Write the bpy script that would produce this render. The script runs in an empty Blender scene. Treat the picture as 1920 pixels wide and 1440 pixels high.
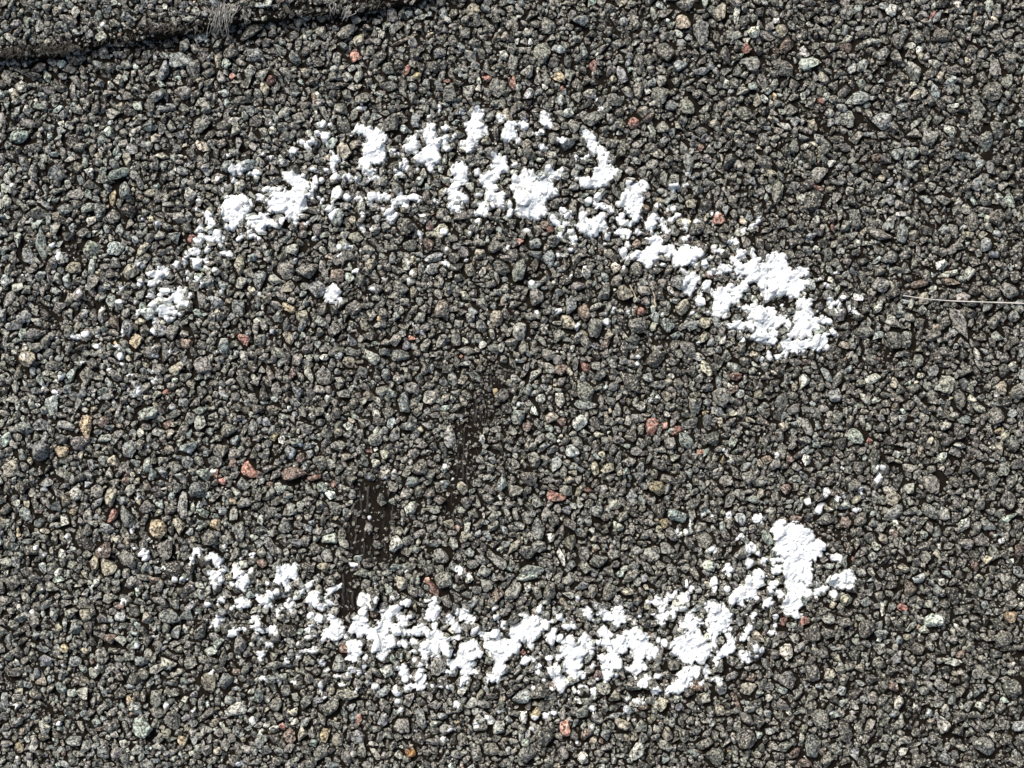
import bpy, math, time
import numpy as np
from mathutils import Vector
from mathutils.bvhtree import BVHTree

T0 = time.time()
sc = bpy.context.scene
R = math.radians
PX = 62.5e-6                 # one photograph pixel on the shingle, in metres (the frame is 120 mm wide)
CAM_H = 0.200                # camera height over the granule tops
ZREF = 0.0006                # height of the granule tops over the asphalt

# ------------------------------------------------------------------ camera, sky, sun, exposure
cam = bpy.data.cameras.new("camera")
cam.sensor_width = 36.0
cam.lens = 36.0 * CAM_H / (1920 * PX)
cam.clip_start = 0.005
cam.clip_end = 50.0
cam_o = bpy.data.objects.new("camera", cam)
sc.collection.objects.link(cam_o)
cam_o.location = (0, 0, ZREF + CAM_H)
sc.camera = cam_o

SUN_EL, SUN_AZ = 48.0, 122.0   # direction towards the sun: azimuth counter-clockwise from +x
world = bpy.data.worlds.new("World")
sc.world = world
world.use_nodes = True
wn = world.node_tree.nodes
wl = world.node_tree.links
for n in list(wn):
    wn.remove(n)
sky = wn.new("ShaderNodeTexSky")
sky.sky_type = 'NISHITA'
sky.sun_disc = False
sky.sun_elevation = R(SUN_EL)
sky.sun_rotation = R(90 - SUN_AZ)
sky.dust_density = 4.0
sky.ozone_density = 0.3
bg = wn.new("ShaderNodeBackground")
bg.inputs["Strength"].default_value = 0.085
wo = wn.new("ShaderNodeOutputWorld")
wl.new(sky.outputs[0], bg.inputs[0])
wl.new(bg.outputs[0], wo.inputs[0])

sun = bpy.data.lights.new("sun", 'SUN')
sun.energy = 2.1
sun.angle = R(34)
sun.color = (1.0, 0.965, 0.92)
sun_o = bpy.data.objects.new("sun", sun)
sc.collection.objects.link(sun_o)
sd = Vector((math.cos(R(SUN_EL)) * math.cos(R(SUN_AZ)), math.cos(R(SUN_EL)) * math.sin(R(SUN_AZ)), math.sin(R(SUN_EL))))
sun_o.rotation_euler = sd.to_track_quat('Z', 'Y').to_euler()
sun_o.location = sd * 0.5

vs = sc.view_settings
vs.view_transform = 'Standard'
vs.look = 'None'
vs.exposure = 0.55
vs.gamma = 1.0
vs.use_curve_mapping = False

rng = np.random.default_rng(7)

# ------------------------------------------------------------------ helpers
def link(name, data, parent=None, **props):
    o = bpy.data.objects.new(name, data)
    sc.collection.objects.link(o)
    if parent is not None:
        o.parent = parent
    for k, v in props.items():
        if v:
            o[k] = v
    return o

def mesh_from(name, V, F, mat, col=None, smooth=False):
    """triangles or quads from numpy arrays"""
    V = np.ascontiguousarray(V, dtype=np.float32)
    F = np.ascontiguousarray(F, dtype=np.int32)
    me = bpy.data.meshes.new(name)
    k = F.shape[1]
    me.vertices.add(len(V)); me.vertices.foreach_set("co", V.ravel())
    me.loops.add(F.size); me.loops.foreach_set("vertex_index", F.ravel())
    me.polygons.add(len(F)); me.polygons.foreach_set("loop_start", np.arange(0, F.size, k, dtype=np.int32))
    me.polygons.foreach_set("use_smooth", np.full(len(F), smooth, dtype=bool))
    if col is not None:
        at = me.attributes.new("tint", 'FLOAT_COLOR', 'POINT')
        c4 = np.ones((len(V), 4), dtype=np.float32); c4[:, :3] = col
        at.data.foreach_set("color", c4.ravel())
    me.materials.append(mat)
    me.update(calc_edges=True)
    return me

def px2w(x, y, z=ZREF):
    """photograph pixel -> world x, y for a point at height z"""
    s = (CAM_H + ZREF - z) / CAM_H * PX
    return (np.asarray(x) - 960.0) * s, (720.0 - np.asarray(y)) * s

_vg = {}
def vnoise(x, y, cell, seed):
    """smooth value noise in [-1, 1]"""
    if seed not in _vg:
        _vg[seed] = np.random.default_rng(seed).uniform(-1, 1, (512, 512))
    g = _vg[seed]
    u = np.asarray(x) / cell + 37.3; v = np.asarray(y) / cell + 91.7
    iu = np.floor(u).astype(int); iv = np.floor(v).astype(int)
    fu = u - iu; fv = v - iv
    fu = fu * fu * (3 - 2 * fu); fv = fv * fv * (3 - 2 * fv)
    a = g[iv % 512, iu % 512]; b = g[iv % 512, (iu + 1) % 512]
    c = g[(iv + 1) % 512, iu % 512]; d = g[(iv + 1) % 512, (iu + 1) % 512]
    return (a * (1 - fu) + b * fu) * (1 - fv) + (c * (1 - fu) + d * fu) * fv

# ------------------------------------------------------------------ materials
def new_mat(name):
    m = bpy.data.materials.new(name)
    m.use_nodes = True
    nt = m.node_tree
    return m, nt, nt.nodes["Principled BSDF"]

def N(nt, t, **kw):
    n = nt.nodes.new(t)
    for k, v in kw.items():
        setattr(n, k, v)
    return n

def noise(nt, pos, scale, detail=2.0, rough=0.6):
    n = N(nt, "ShaderNodeTexNoise")
    n.inputs["Scale"].default_value = scale
    n.inputs["Detail"].default_value = detail
    n.inputs["Roughness"].default_value = rough
    nt.links.new(pos, n.inputs["Vector"])
    return n.outputs["Fac"]

def maprange(nt, v, a, b, c, d):
    n = N(nt, "ShaderNodeMapRange")
    for i, x in enumerate((a, b, c, d)):
        n.inputs[i + 1].default_value = x
    nt.links.new(v, n.inputs[0])
    return n.outputs[0]

def mixcol(nt, fac, a, b, mode='MIX'):
    n = N(nt, "ShaderNodeMix", data_type='RGBA', blend_type=mode)
    for s, v in ((n.inputs["Factor"], fac), (n.inputs[6], a), (n.inputs[7], b)):
        if isinstance(v, bpy.types.NodeSocket):
            nt.links.new(v, s)
        else:
            s.default_value = v
    return n.outputs[2]

def granule_material():
    m, nt, p = new_mat("coated_mineral_granule")
    at = N(nt, "ShaderNodeAttribute", attribute_name="tint")
    pos = N(nt, "ShaderNodeNewGeometry").outputs["Position"]
    n1 = noise(nt, pos, 2400, 3.0, 0.7)
    n2 = noise(nt, pos, 4300, 2.0, 0.6)
    n3 = noise(nt, pos, 3600, 1.0, 0.5)
    f = maprange(nt, n1, 0.39, 0.63, 0.10, 2.5)
    mul = N(nt, "ShaderNodeCombineColor")
    for i in range(3):
        nt.links.new(f, mul.inputs[i])
    c = mixcol(nt, 1.0, at.outputs["Color"], mul.outputs[0], 'MULTIPLY')
    fl = maprange(nt, n2, 0.55, 0.62, 0.0, 0.74)  # pale mineral flecks, brightened to paint in small glints
    c = mixcol(nt, fl, c, (0.62, 0.58, 0.47, 1))
    dk = maprange(nt, n3, 0.43, 0.33, 0.0, 0.88)
    c = mixcol(nt, dk, c, (0.012, 0.010, 0.008, 1))
    nt.links.new(c, p.inputs["Base Color"])
    p.inputs["Roughness"].default_value = 0.5
    nt.links.new(maprange(nt, n2, 0.35, 0.65, 0.62, 0.24), p.inputs["Roughness"])
    p.inputs["Specular IOR Level"].default_value = 0.36
    bp = N(nt, "ShaderNodeBump")
    bp.inputs["Strength"].default_value = 0.9
    bp.inputs["Distance"].default_value = 0.00015
    nt.links.new(noise(nt, pos, 3800, 3.0, 0.65), bp.inputs["Height"])
    nt.links.new(bp.outputs[0], p.inputs["Normal"])
    return m

def asphalt_material():
    m, nt, p = new_mat("black_brown_asphalt")
    pos = N(nt, "ShaderNodeNewGeometry").outputs["Position"]
    n1 = noise(nt, pos, 900, 4.0, 0.7)
    cr = N(nt, "ShaderNodeValToRGB")
    cr.color_ramp.elements[0].position = 0.3
    cr.color_ramp.elements[0].color = (0.006, 0.0045, 0.003, 1)
    cr.color_ramp.elements[1].position = 0.75
    cr.color_ramp.elements[1].color = (0.021, 0.0155, 0.010, 1)
    nt.links.new(n1, cr.inputs[0])
    nt.links.new(cr.outputs[0], p.inputs["Base Color"])
    p.inputs["Roughness"].default_value = 0.75
    p.inputs["Specular IOR Level"].default_value = 0.08
    bp = N(nt, "ShaderNodeBump")
    bp.inputs["Strength"].default_value = 0.8
    bp.inputs["Distance"].default_value = 0.0002
    nt.links.new(noise(nt, pos, 2500, 4.0, 0.7), bp.inputs["Height"])
    nt.links.new(bp.outputs[0], p.inputs["Normal"])
    return m

def chalk_material():
    m, nt, p = new_mat("white_chalk")
    pos = N(nt, "ShaderNodeNewGeometry").outputs["Position"]
    n1 = noise(nt, pos, 2600, 5.0, 0.75)
    cr = N(nt, "ShaderNodeValToRGB")
    cr.color_ramp.elements[0].position = 0.25
    cr.color_ramp.elements[0].color = (0.70, 0.72, 0.70, 1)
    cr.color_ramp.elements[1].position = 0.58
    cr.color_ramp.elements[1].color = (0.89, 0.91, 0.895, 1)
    nt.links.new(n1, cr.inputs[0])
    nt.links.new(cr.outputs[0], p.inputs["Base Color"])
    p.inputs["Roughness"].default_value = 0.95
    p.inputs["Specular IOR Level"].default_value = 0.1
    bp = N(nt, "ShaderNodeBump")
    bp.inputs["Strength"].default_value = 0.35
    bp.inputs["Distance"].default_value = 0.00012
    nt.links.new(noise(nt, pos, 3500, 3.0, 0.65), bp.inputs["Height"])
    nt.links.new(bp.outputs[0], p.inputs["Normal"])
    return m

def plain_material(name, a, b, rough, scale=2500):
    m, nt, p = new_mat(name)
    pos = N(nt, "ShaderNodeNewGeometry").outputs["Position"]
    n1 = noise(nt, pos, scale, 3.0, 0.6)
    nt.links.new(mixcol(nt, maprange(nt, n1, 0.35, 0.65, 0, 1), (*a, 1), (*b, 1)), p.inputs["Base Color"])
    p.inputs["Roughness"].default_value = rough
    return m

M_GRAN = granule_material()
M_ASPH = asphalt_material()
M_CHALK = chalk_material()
M_FIBRE = plain_material("asphalt_coated_glass_fibre", (0.007, 0.0055, 0.004), (0.042, 0.034, 0.025), 0.5)
M_TUFT = plain_material("bare_glass_fibre", (0.12, 0.115, 0.10), (0.50, 0.49, 0.44), 0.45)
M_LIP = plain_material("torn_asphalt_fibre", (0.022, 0.017, 0.012), (0.11, 0.095, 0.072), 0.6)
M_HAIR = plain_material("pale_hair", (0.62, 0.58, 0.50), (0.75, 0.72, 0.66), 0.4)
M_ROOT = plain_material("dry_root", (0.45, 0.37, 0.25), (0.60, 0.53, 0.40), 0.7)
M_FELT = plain_material("black_roofing_felt", (0.012, 0.011, 0.010), (0.03, 0.028, 0.026), 0.9, 600)

# ------------------------------------------------------------------ what the photograph shows, traced tile by tile
# tiles of 480 x 360 photograph pixels, each enlarged four times: coordinates are quarter pixels from the tile's corner
TILE = {t: (480 * (i % 4), 360 * (i // 4)) for i, t in enumerate("ABCDEFGHIJKLMNOP")}

CHALK = {
"A": "1775,1275,50,36;1905,1300,40,24;1755,1355,22,18;1625,1335,14;1685,1385,14;75,1380,25,14;800,210,12;1715,1165,11;1660,1415,16;80,670,13",
"B": "P 715,985 760,930 800,925 830,955 900,945 905,960 925,985 965,985 985,1030 970,1060 975,1120 965,1200 935,1210 890,1225 860,1230 830,1280 800,1300 770,1230 765,1200 800,1170 810,1120 800,1070 830,1050 790,1010 760,975 730,995;"
     "P 1100,1090 1140,1050 1180,1005 1220,1040 1235,1080 1215,1110 1150,1130 1110,1140;"
     "P 1205,975 1240,960 1290,975 1285,925 1310,905 1340,925 1335,960 1360,1000 1365,1080 1380,1110 1375,1190 1340,1230 1325,1280 1300,1290 1275,1235 1225,1215 1180,1180 1170,1150 1250,1120 1280,1080 1260,1010;"
     "P 1385,1030 1420,1010 1445,1030 1440,1100 1455,1120 1430,1135 1395,1110 1380,1070;1420,958,28,25;"
     "P 1640,820 1665,795 1695,815 1705,870 1690,910 1745,960 1745,1000 1700,1020 1670,1060 1640,1100 1615,1145 1585,1140 1560,1105 1535,1110 1540,1050 1570,1035 1590,1010 1565,985 1565,930 1600,900 1620,870;"
     "1560,842,28,16;1840,885,30,25;P 1845,960 1880,915 1945,905 1960,1000 1960,1030 1920,1045 1885,1075 1860,1050 1835,1040;"
     "P 1770,1150 1830,1145 1860,1160 1890,1200 1900,1250 1880,1290 1830,1300 1810,1340 1780,1350 1815,1410 1800,1440 1780,1500 1740,1500 1720,1420 1690,1380 1680,1330 1720,1320 1760,1270 1755,1230 1790,1200;"
     "1650,1275,20;1655,1300,25,18;"
     "P 1480,1230 1520,1195 1570,1220 1585,1260 1575,1320 1600,1370 1565,1385 1500,1400 1480,1440 1560,1500 1460,1500 1415,1440 1450,1390 1480,1330 1465,1270;"
     "118,930,18,14;490,920,30,28;555,930,12;455,1003,22;515,1025,30,42;410,1060,30,28;385,1095,20;343,1065,15;275,1125,32,22;305,1055,10;85,1078,10;555,1130,18,12;117,1175,14;55,1155,8;"
     "590,1190,33,48;570,1230,25,35;585,1290,22;590,1325,30,18;645,1205,15;530,1275,18;"
     "P 190,1300 225,1280 270,1295 300,1310 340,1310 375,1345 395,1390 385,1450 370,1500 290,1480 265,1370 230,1350 200,1340;"
     "130,1420,45,22;60,1428,15;440,1370,25,45;430,1275,25,14;490,1350,14;220,1405,16;690,1330,38,25;740,1345,15;840,1300,32,25;890,1280,20,14;910,1275,10;1110,1245,28,43;1115,1210,25,20;1045,1285,12;1060,1300,25,12;1020,1140,22,20;1080,1150,10;885,1335,28,14;775,1370,10;1490,1020,14;1465,1055,10;590,1430,30,12;790,805,38,20;1373,805,12,28;1295,865,12;1225,1340,10;1140,1160,12;1210,1260,12",
"C": "85,930,36,43;P 205,850 240,825 270,850 300,905 290,960 260,955 220,920 215,890;200,995,35,20;375,1045,28,30;45,1055,18;235,1105,32,22;660,810,20,16;630,735,8,14;1175,150,15;"
     "P 530,985 570,975 600,1000 625,1050 660,1075 700,1110 725,1150 710,1190 750,1225 790,1290 780,1320 740,1345 700,1380 640,1415 580,1410 520,1395 500,1350 470,1330 490,1315 540,1335 590,1325 630,1270 660,1220 650,1165 610,1140 575,1110 565,1060 540,1020;"
     "490,1175,20,22;520,1180,28,12;560,1180,20;"
     "P 0,1330 50,1310 90,1270 150,1265 165,1320 210,1340 260,1330 310,1370 340,1440 340,1470 240,1510 250,1560 280,1600 240,1630 190,1640 150,1655 110,1630 80,1640 40,1590 10,1570 30,1520 20,1460 -10,1400;"
     "270,1270,25;310,1300,48,33;355,1275,28,22;340,1320,24;885,1390,35,25;940,1410,56,38;970,1370,24;1000,1400,30;1215,1410,45,25;1245,1395,20,16;1300,1385,18,12;1325,1300,16,12;20,1235,22,14;1360,1340,10",
"E": "P 1660,90 1690,40 1750,15 1810,20 1870,40 1890,100 1880,140 1840,190 1800,205 1780,260 1745,305 1720,280 1690,270 1705,230 1665,190 1670,140;"
     "P 1850,200 1900,180 1960,170 1990,240 1960,265 1920,265 1880,260 1840,230;P 1510,150 1545,140 1580,165 1590,200 1610,240 1590,265 1555,260 1540,200;"
     "1495,275,22,30;P 1450,355 1510,320 1570,310 1610,275 1645,285 1680,340 1670,390 1650,415 1620,370 1570,365 1500,380 1475,380;"
     "1865,292,20;1895,325,28,18;1800,330,25,16;1785,355,14;1690,460,40,23;1720,465,25,16;1550,430,18,35;1440,450,48,26;1485,435,14;1480,530,30,40;1545,505,16,22;1525,560,30,12;1320,535,20,24;1400,495,28,12;1380,520,22,20;1605,580,18,14;1470,658,22,20;1505,700,15;1660,740,10,15;1840,635,14;1485,50,15;1190,235,20,14;1605,180,10;1400,605,14;1400,650,12;1480,130,10;"
     "P 1090,610 1150,600 1190,570 1240,555 1270,570 1255,620 1210,650 1180,690 1130,710 1095,700 1100,660 1150,650;"
     "1235,745,35,25;1200,780,28;1125,785,30,16;1050,685,22,25;1060,550,20,18;905,720,22,20;895,820,22,12;1005,825,12;1155,845,22;"
     "P 1300,760 1340,700 1365,730 1370,780 1415,830 1400,860 1350,850 1290,820 1250,820 1230,800;1420,770,18,20;1320,855,14;1290,870,18,14;"
     "P 1180,900 1205,850 1240,850 1290,890 1330,895 1355,920 1310,930 1270,925 1220,945 1180,925;"
     "1150,980,22,25;1145,1050,16,22;1150,945,14,20;1275,950,20;1035,895,18,22;570,1085,30,20,-15;645,1065,28,20;720,1165,25,18;870,1160,28,14;910,1060,20,26;905,1230,17;625,1270,18;1170,1235,17;745,1135,10;420,1095,10;820,1330,12,18;390,395,20,16;450,1400,18,20;435,465,14,33;1135,1355,18,15;1150,1410,20,25;1150,1160,10;1280,1195,10;190,1225,10;915,1285,10;600,750,10;1065,205,10;230,228,8;970,1370,15,10;1640,1200,14,8;1575,790,18,13",
"F": "P 90,50 130,10 200,-20 330,-10 400,0 420,30 370,50 390,90 360,150 325,180 330,235 300,240 270,210 220,200 190,150 140,160 100,140 80,100;"
     "P -10,190 50,150 80,170 140,230 130,260 80,260 60,300 10,300 -10,260;"
     "20,55,20,14;30,30,22,18;150,255,20,14;195,220,15,20;375,230,20,18;435,348,20,18;390,20,40,30;490,60,14,25;475,40,18,22;P 525,130 560,85 600,90 620,120 590,170 570,210 545,180;"
     "605,20,40,28;680,45,28,25;620,85,12;770,45,30,22;850,60,28,52;900,30,80,26;1040,85,32;1100,60,46;1140,40,20,25;1195,40,40,28;1225,60,15;965,35,40,24;950,125,10;P 965,160 1000,130 1050,145 1065,185 1040,215 1005,250 985,220 970,190;"
     "1240,170,26,12;1360,65,22,18;P 1410,0 1460,-30 1540,-20 1560,40 1520,50 1530,80 1480,90 1460,40;1470,110,28;1575,50,18;1520,130,22,28;1550,80,18;1670,20,20,8;"
     "P 1650,130 1680,80 1720,50 1740,100 1740,150 1700,180 1650,180;P 1750,40 1790,0 1850,-10 1865,60 1860,130 1800,110 1770,110;"
     "1905,160,22,25;1910,85,15,35;1660,215,14;1410,295,25,22;1230,320,14,28;800,280,22,20;855,278,14;935,270,10;695,410,25,20;625,470,18;745,590,24,15,20;620,410,16,14;1165,605,15;1575,505,14;1420,535,25,16,-25;870,730,16,10;290,500,10,25;1270,560,18,10;15,760,12;795,170,15;1600,310,10;1665,340,10;1430,425,10;955,645,8;1140,660,10;1175,990,8,20;1240,1055,20,10;115,1050,12;20,350,12;1895,415,12;"
     "P 500,760 545,730 565,685 600,690 620,725 635,770 648,815 600,845 570,840 510,820",
"G": "P 840,-20 930,-20 985,40 990,70 960,110 975,180 960,225 930,230 900,190 870,140 830,110 790,110 780,80 820,40;"
     "P 785,190 805,150 830,150 860,200 920,240 900,255 850,250 820,240 790,225;P 760,300 800,270 860,270 900,290 890,330 840,345 800,320;"
     "P 1000,230 1040,180 1060,160 1090,180 1085,250 1050,300 1010,270;P 1090,200 1130,180 1150,210 1160,250 1185,290 1175,310 1130,290 1110,240;"
     "1205,200,28,25;1220,125,25,20;1090,100,22,15;1295,225,14;1305,270,20,12;1165,130,10;1250,170,20,10;1315,295,10;"
     "P 470,250 510,210 500,160 540,140 565,170 560,210 600,200 650,160 690,155 690,210 720,240 710,280 660,300 640,335 590,345 550,300 500,290;"
     "P 285,195 310,175 340,210 370,240 350,260 310,240;375,130,20,30;415,165,28;430,290,25,18;400,240,35,28;365,325,26,22;460,360,33,28;440,435,13;115,285,16,12;"
     "580,60,28,20;640,40,30;650,100,48,24;715,120,28,20;740,145,20,12;720,335,22,25;690,385,12;870,395,25;950,300,25,20;"
     "P 1000,340 1030,350 1060,320 1110,330 1135,360 1130,400 1160,430 1180,390 1220,400 1235,440 1210,480 1180,490 1150,460 1100,470 1090,520 1060,540 1020,580 990,545 960,510 900,500 890,475 940,440 980,440 1030,400 1040,370;"
     "835,440,30;850,480,18,28;810,430,14;1130,540,14;"
     "P 1200,500 1250,440 1270,400 1320,400 1360,420 1420,440 1440,470 1390,490 1390,540 1340,560 1280,540 1230,570 1200,540;1300,345,25,20;1325,335,10;1480,490,22;1450,540,28;"
     "P 1615,390 1630,355 1680,330 1705,355 1690,385 1640,395;1760,275,34,15,25;1855,210,28,16,55;1810,250,22,14,30;1505,165,10;1540,150,14;1380,220,20,8;1515,415,18,16;1555,440,28,16;"
     "P 1290,680 1310,620 1380,590 1400,640 1390,690 1370,740 1330,780 1300,760 1280,730;1290,600,35,16,-30;P 1425,700 1470,660 1510,645 1515,670 1480,710 1440,730;P 1390,800 1420,740 1440,760 1455,830 1420,860 1380,850;"
     "P 1630,500 1690,480 1700,400 1750,430 1760,480 1720,520 1740,540 1790,510 1800,420 1830,430 1830,470 1880,500 1860,530 1930,530 1930,830 1880,780 1860,690 1800,680 1740,730 1720,790 1700,830 1640,830 1620,880 1600,940 1560,955 1520,930 1510,870 1520,800 1480,740 1490,710 1540,740 1570,710 1620,690 1680,700 1740,660 1770,620 1720,620 1680,600 1660,540;"
     "1590,575,48,38;1510,600,35,22;1640,580,20;1710,640,25,15;P 1700,860 1760,850 1830,830 1930,870 1930,1130 1850,1130 1790,1090 1820,1030 1760,1010 1730,1050 1680,1040 1660,970 1700,950 1740,980 1770,960 1790,920;"
     "1635,1005,20;1725,1105,20,18;1355,910,14;445,632,16,14;148,680,20,18;875,895,14,18;705,975,16,25;185,895,14;350,890,20;1400,1140,12;945,1240,12;940,1285,14;1130,915,8;1880,1265,16,25;760,880,14,22;490,1010,13,33;1480,910,16;835,560,12;345,475,15",
"H": "P -10,480 60,445 120,460 160,530 170,600 240,565 310,570 300,620 260,640 300,690 260,740 220,790 170,795 130,760 90,780 40,790 -10,830;"
     "P -10,850 40,860 80,900 60,930 140,930 140,980 100,1010 60,1030 70,1090 50,1150 -10,1140;"
     "P 210,850 240,800 300,790 345,810 330,850 310,880 330,920 370,950 420,930 480,940 490,970 450,995 400,980 370,1020 330,1060 270,1080 220,1100 180,1100 140,1070 180,1030 220,1000 190,970 200,920 240,890;"
     "P 90,1110 140,1110 200,1120 260,1095 340,1080 440,1060 465,1100 450,1160 410,1200 360,1190 300,1170 240,1210 200,1190 160,1200 120,1170;"
     "130,1210,30,22;15,1230,25,30;80,1235,28,25;500,1060,42,16,-55;535,850,56,22,75;465,830,28,33;560,800,20;655,895,36,17,-20;375,900,12;390,655,10;440,695,16,18;525,605,18,8;110,850,12;150,990,15,35",
"I": "1045,60,15,28;845,125,14;405,60,20,14;430,90,10;320,15,14;1080,1285,36,42;1475,1260,36,32;1590,1300,43,28;1630,1340,35,38;1680,1220,14;1435,1325,20,25;P 1740,1370 1780,1345 1810,1400 1840,1430 1800,1455 1760,1440 1735,1410;1590,1420,28,22;1655,1415,35,22;1875,1390,18,22;1890,1285,22,18;1120,1385,14;1220,1380,14;1600,650,15;270,1225,11;335,1280,10;1110,1165,13;1420,518,10;1005,1240,10;755,1240,8;1635,1240,15,8;1805,1310,10;490,1145,10;1030,850,12",
"J": "P 140,1430 160,1380 210,1350 260,1370 290,1340 310,1360 300,1410 320,1440 300,1470 250,1480 150,1480;720,1360,36,15;1520,1400,22,32;1125,1410,10;1590,1435,12;970,712,15,11;845,1010,12,15;1410,610,14;1475,715,12;1535,270,10;1680,425,9;335,460,10;265,535,10",
"K": "1600,505,18;1625,980,18,22;1845,1015,36,40;1250,1120,40,13,-70;1300,1105,12;1340,1045,8,25;1435,985,10;1495,985,10;1505,1245,28,20;1715,1150,32,16,40;1790,1225,35,38;1780,1330,23,56;1620,1390,28,48;1845,1275,12;1850,1420,48,28;1895,1330,24",
"L": "P 20,1110 40,1060 85,1020 130,1030 130,1060 200,1035 250,1060 270,1090 320,1080 345,1100 345,1140 430,1190 430,1250 380,1300 330,1330 330,1390 340,1440 330,1500 150,1500 130,1460 110,1400 130,1330 85,1290 60,1250 40,1240 70,1200 50,1140;"
     "60,1330,40,28;70,1390,43;510,1305,36;840,625,28,18;P 800,720 820,690 830,655 850,660 875,700 840,710 815,740;440,820,20,38;305,880,30,20;525,855,22,20;580,850,15;390,930,48,20,60;670,945,30,18;700,800,20,28;560,628,10;65,530,14,16",
"M": "1600,40,35,38;1650,30,30;P 1750,0 1780,-20 1850,-10 1870,50 1840,110 1800,95 1770,60;1545,220,32,22;1655,190,40,22,50;1820,205,62,43;1630,340,32,38;1755,425,50,30,40;1895,340,25,43;1830,400,14;1310,25,18;1370,30,14;915,190,25,18;895,395,12;1740,240,14;1605,80,18,25;1730,60,20,16;1270,705,15;1030,520,13;1235,970,22,20;110,975,15;195,985,12,18;1890,1080,20;1165,455,15,6;1590,720,13;1795,1415,20;440,1110,13;720,680,10;235,265,12;470,680,12;1125,1300,12;1450,1005,10;1465,285,13;1580,385,12",
"N": "P 140,0 190,-20 250,0 260,30 240,70 270,120 240,130 190,80 150,40;90,60,16;160,115,18,20;P 370,60 440,30 430,70 380,115 350,100;340,115,25,22;P 500,150 540,90 600,70 640,60 640,90 590,120 540,140 520,165;"
     "20,180,28,43;70,190,20,16;100,150,33,38;90,215,33,24;160,270,14,28;150,295,20,12;245,180,14;295,165,14;225,215,16;250,250,20;270,215,20;195,250,12;210,155,14;P 375,180 400,130 450,110 480,130 470,190 430,230 390,220;500,230,35,28;550,205,34,16,-35;"
     "410,300,25;465,320,30,38;P 510,290 560,290 600,320 620,320 650,370 660,410 640,490 590,490 540,480 490,450 520,400 560,390 550,340;380,410,20;410,380,20,12;440,455,14;510,480,20,12;380,460,16,8;675,460,15,22;120,405,40,33;30,410,30,22;10,340,28,40;95,520,28,22;40,600,30;30,465,12;210,480,10;310,495,12;435,555,25,22;360,565,30,10;230,630,16;500,655,22,28;310,610,20,14;"
     "P 640,640 680,600 700,570 690,530 660,490 740,480 790,500 785,590 760,650 720,650 690,630;720,710,26,28;770,725,16;685,735,12;820,605,16;815,680,12;"
     "P 770,140 800,130 855,140 850,190 865,230 830,250 850,290 830,330 830,370 880,390 920,380 940,330 920,270 960,265 1000,230 1050,215 1090,240 1080,290 1110,310 1160,295 1165,320 1130,340 1130,380 1100,420 1070,440 1030,430 1040,480 1040,540 1000,570 960,610 940,640 900,620 870,550 880,510 910,460 840,470 800,450 760,460 700,410 720,380 730,320 770,290 790,240 760,210;"
     "H 1035,330,30;900,335,18,10;910,175,16,25;1020,168,18;1125,200,35,25;875,245,8;P 1260,175 1300,190 1340,155 1360,200 1380,270 1380,310 1350,340 1310,340 1270,310 1280,260 1290,220;"
     "1335,370,30,20;1150,430,35,25;1100,505,34;1180,495,28,18;P 1180,390 1240,370 1290,390 1320,420 1380,405 1400,430 1380,460 1440,470 1490,450 1530,440 1520,480 1470,500 1440,530 1430,590 1370,580 1380,610 1330,600 1300,580 1280,690 1270,640 1240,600 1220,560 1240,520 1290,470 1230,450 1190,430;"
     "P 1425,310 1450,290 1490,320 1525,370 1550,420 1520,440 1480,390 1440,370;P 1500,265 1540,240 1600,260 1640,310 1640,345 1600,360 1560,345 1520,310;1630,415,36,16,45;1690,440,20;1805,320,20,35;1855,370,18,30;1800,440,43,38;"
     "P 1510,560 1550,500 1600,490 1640,470 1670,520 1650,560 1700,570 1715,610 1640,600 1640,640 1650,680 1620,690 1665,730 1610,740 1590,790 1560,850 1535,840 1540,760 1540,690 1470,700 1425,680 1440,630 1500,620;1460,575,28,25;"
     "P 1700,420 1760,430 1760,480 1820,490 1870,470 1930,500 1960,540 1930,590 1880,600 1885,640 1860,690 1870,740 1840,770 1780,810 1740,790 1720,740 1770,740 1790,690 1780,600 1720,570;"
     "P 1060,690 1100,670 1130,690 1160,750 1150,790 1110,805 1080,760;P 1215,690 1230,650 1255,670 1260,730 1280,780 1260,840 1220,855 1190,830 1200,780;1155,830,40,25;890,830,20,18;1045,875,30,22;1040,825,14;1055,940,18,12;1085,1010,18,16;1430,725,30,18;1445,835,14;1325,820,10;1385,840,12;1500,970,22;1645,1115,22;1475,1160,22,14;1815,1025,14,10;275,800,24,16;180,795,12;485,840,10,33;640,820,20,12;45,770,18,12;520,915,12;755,860,12;1400,1225,15;1470,1380,13;1730,1070,16,20;1200,1170,10;600,750,22,8;895,60,12;1785,245,10;1180,570,20,15;1190,625,14",
"O": "P -10,370 40,370 80,330 90,295 130,290 170,310 190,290 230,320 265,350 260,400 220,430 180,440 160,490 160,540 120,540 110,500 70,510 50,560 0,590 -10,540;P 240,450 280,430 300,390 330,400 330,450 380,440 370,480 310,510 260,500;"
     "290,345,18,15;360,310,30,22;385,325,18;415,385,48,20;450,365,20;210,250,25,30;560,260,30,32;590,295,25;600,325,16;500,310,22,8;640,300,10;70,295,14;490,175,18;"
     "P 360,560 380,490 430,440 460,460 465,520 500,510 500,460 560,410 580,450 580,490 620,540 610,570 580,580 550,530 540,590 530,660 490,700 540,710 560,730 520,780 500,770 440,745 390,720 390,650 410,600 370,600;"
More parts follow.
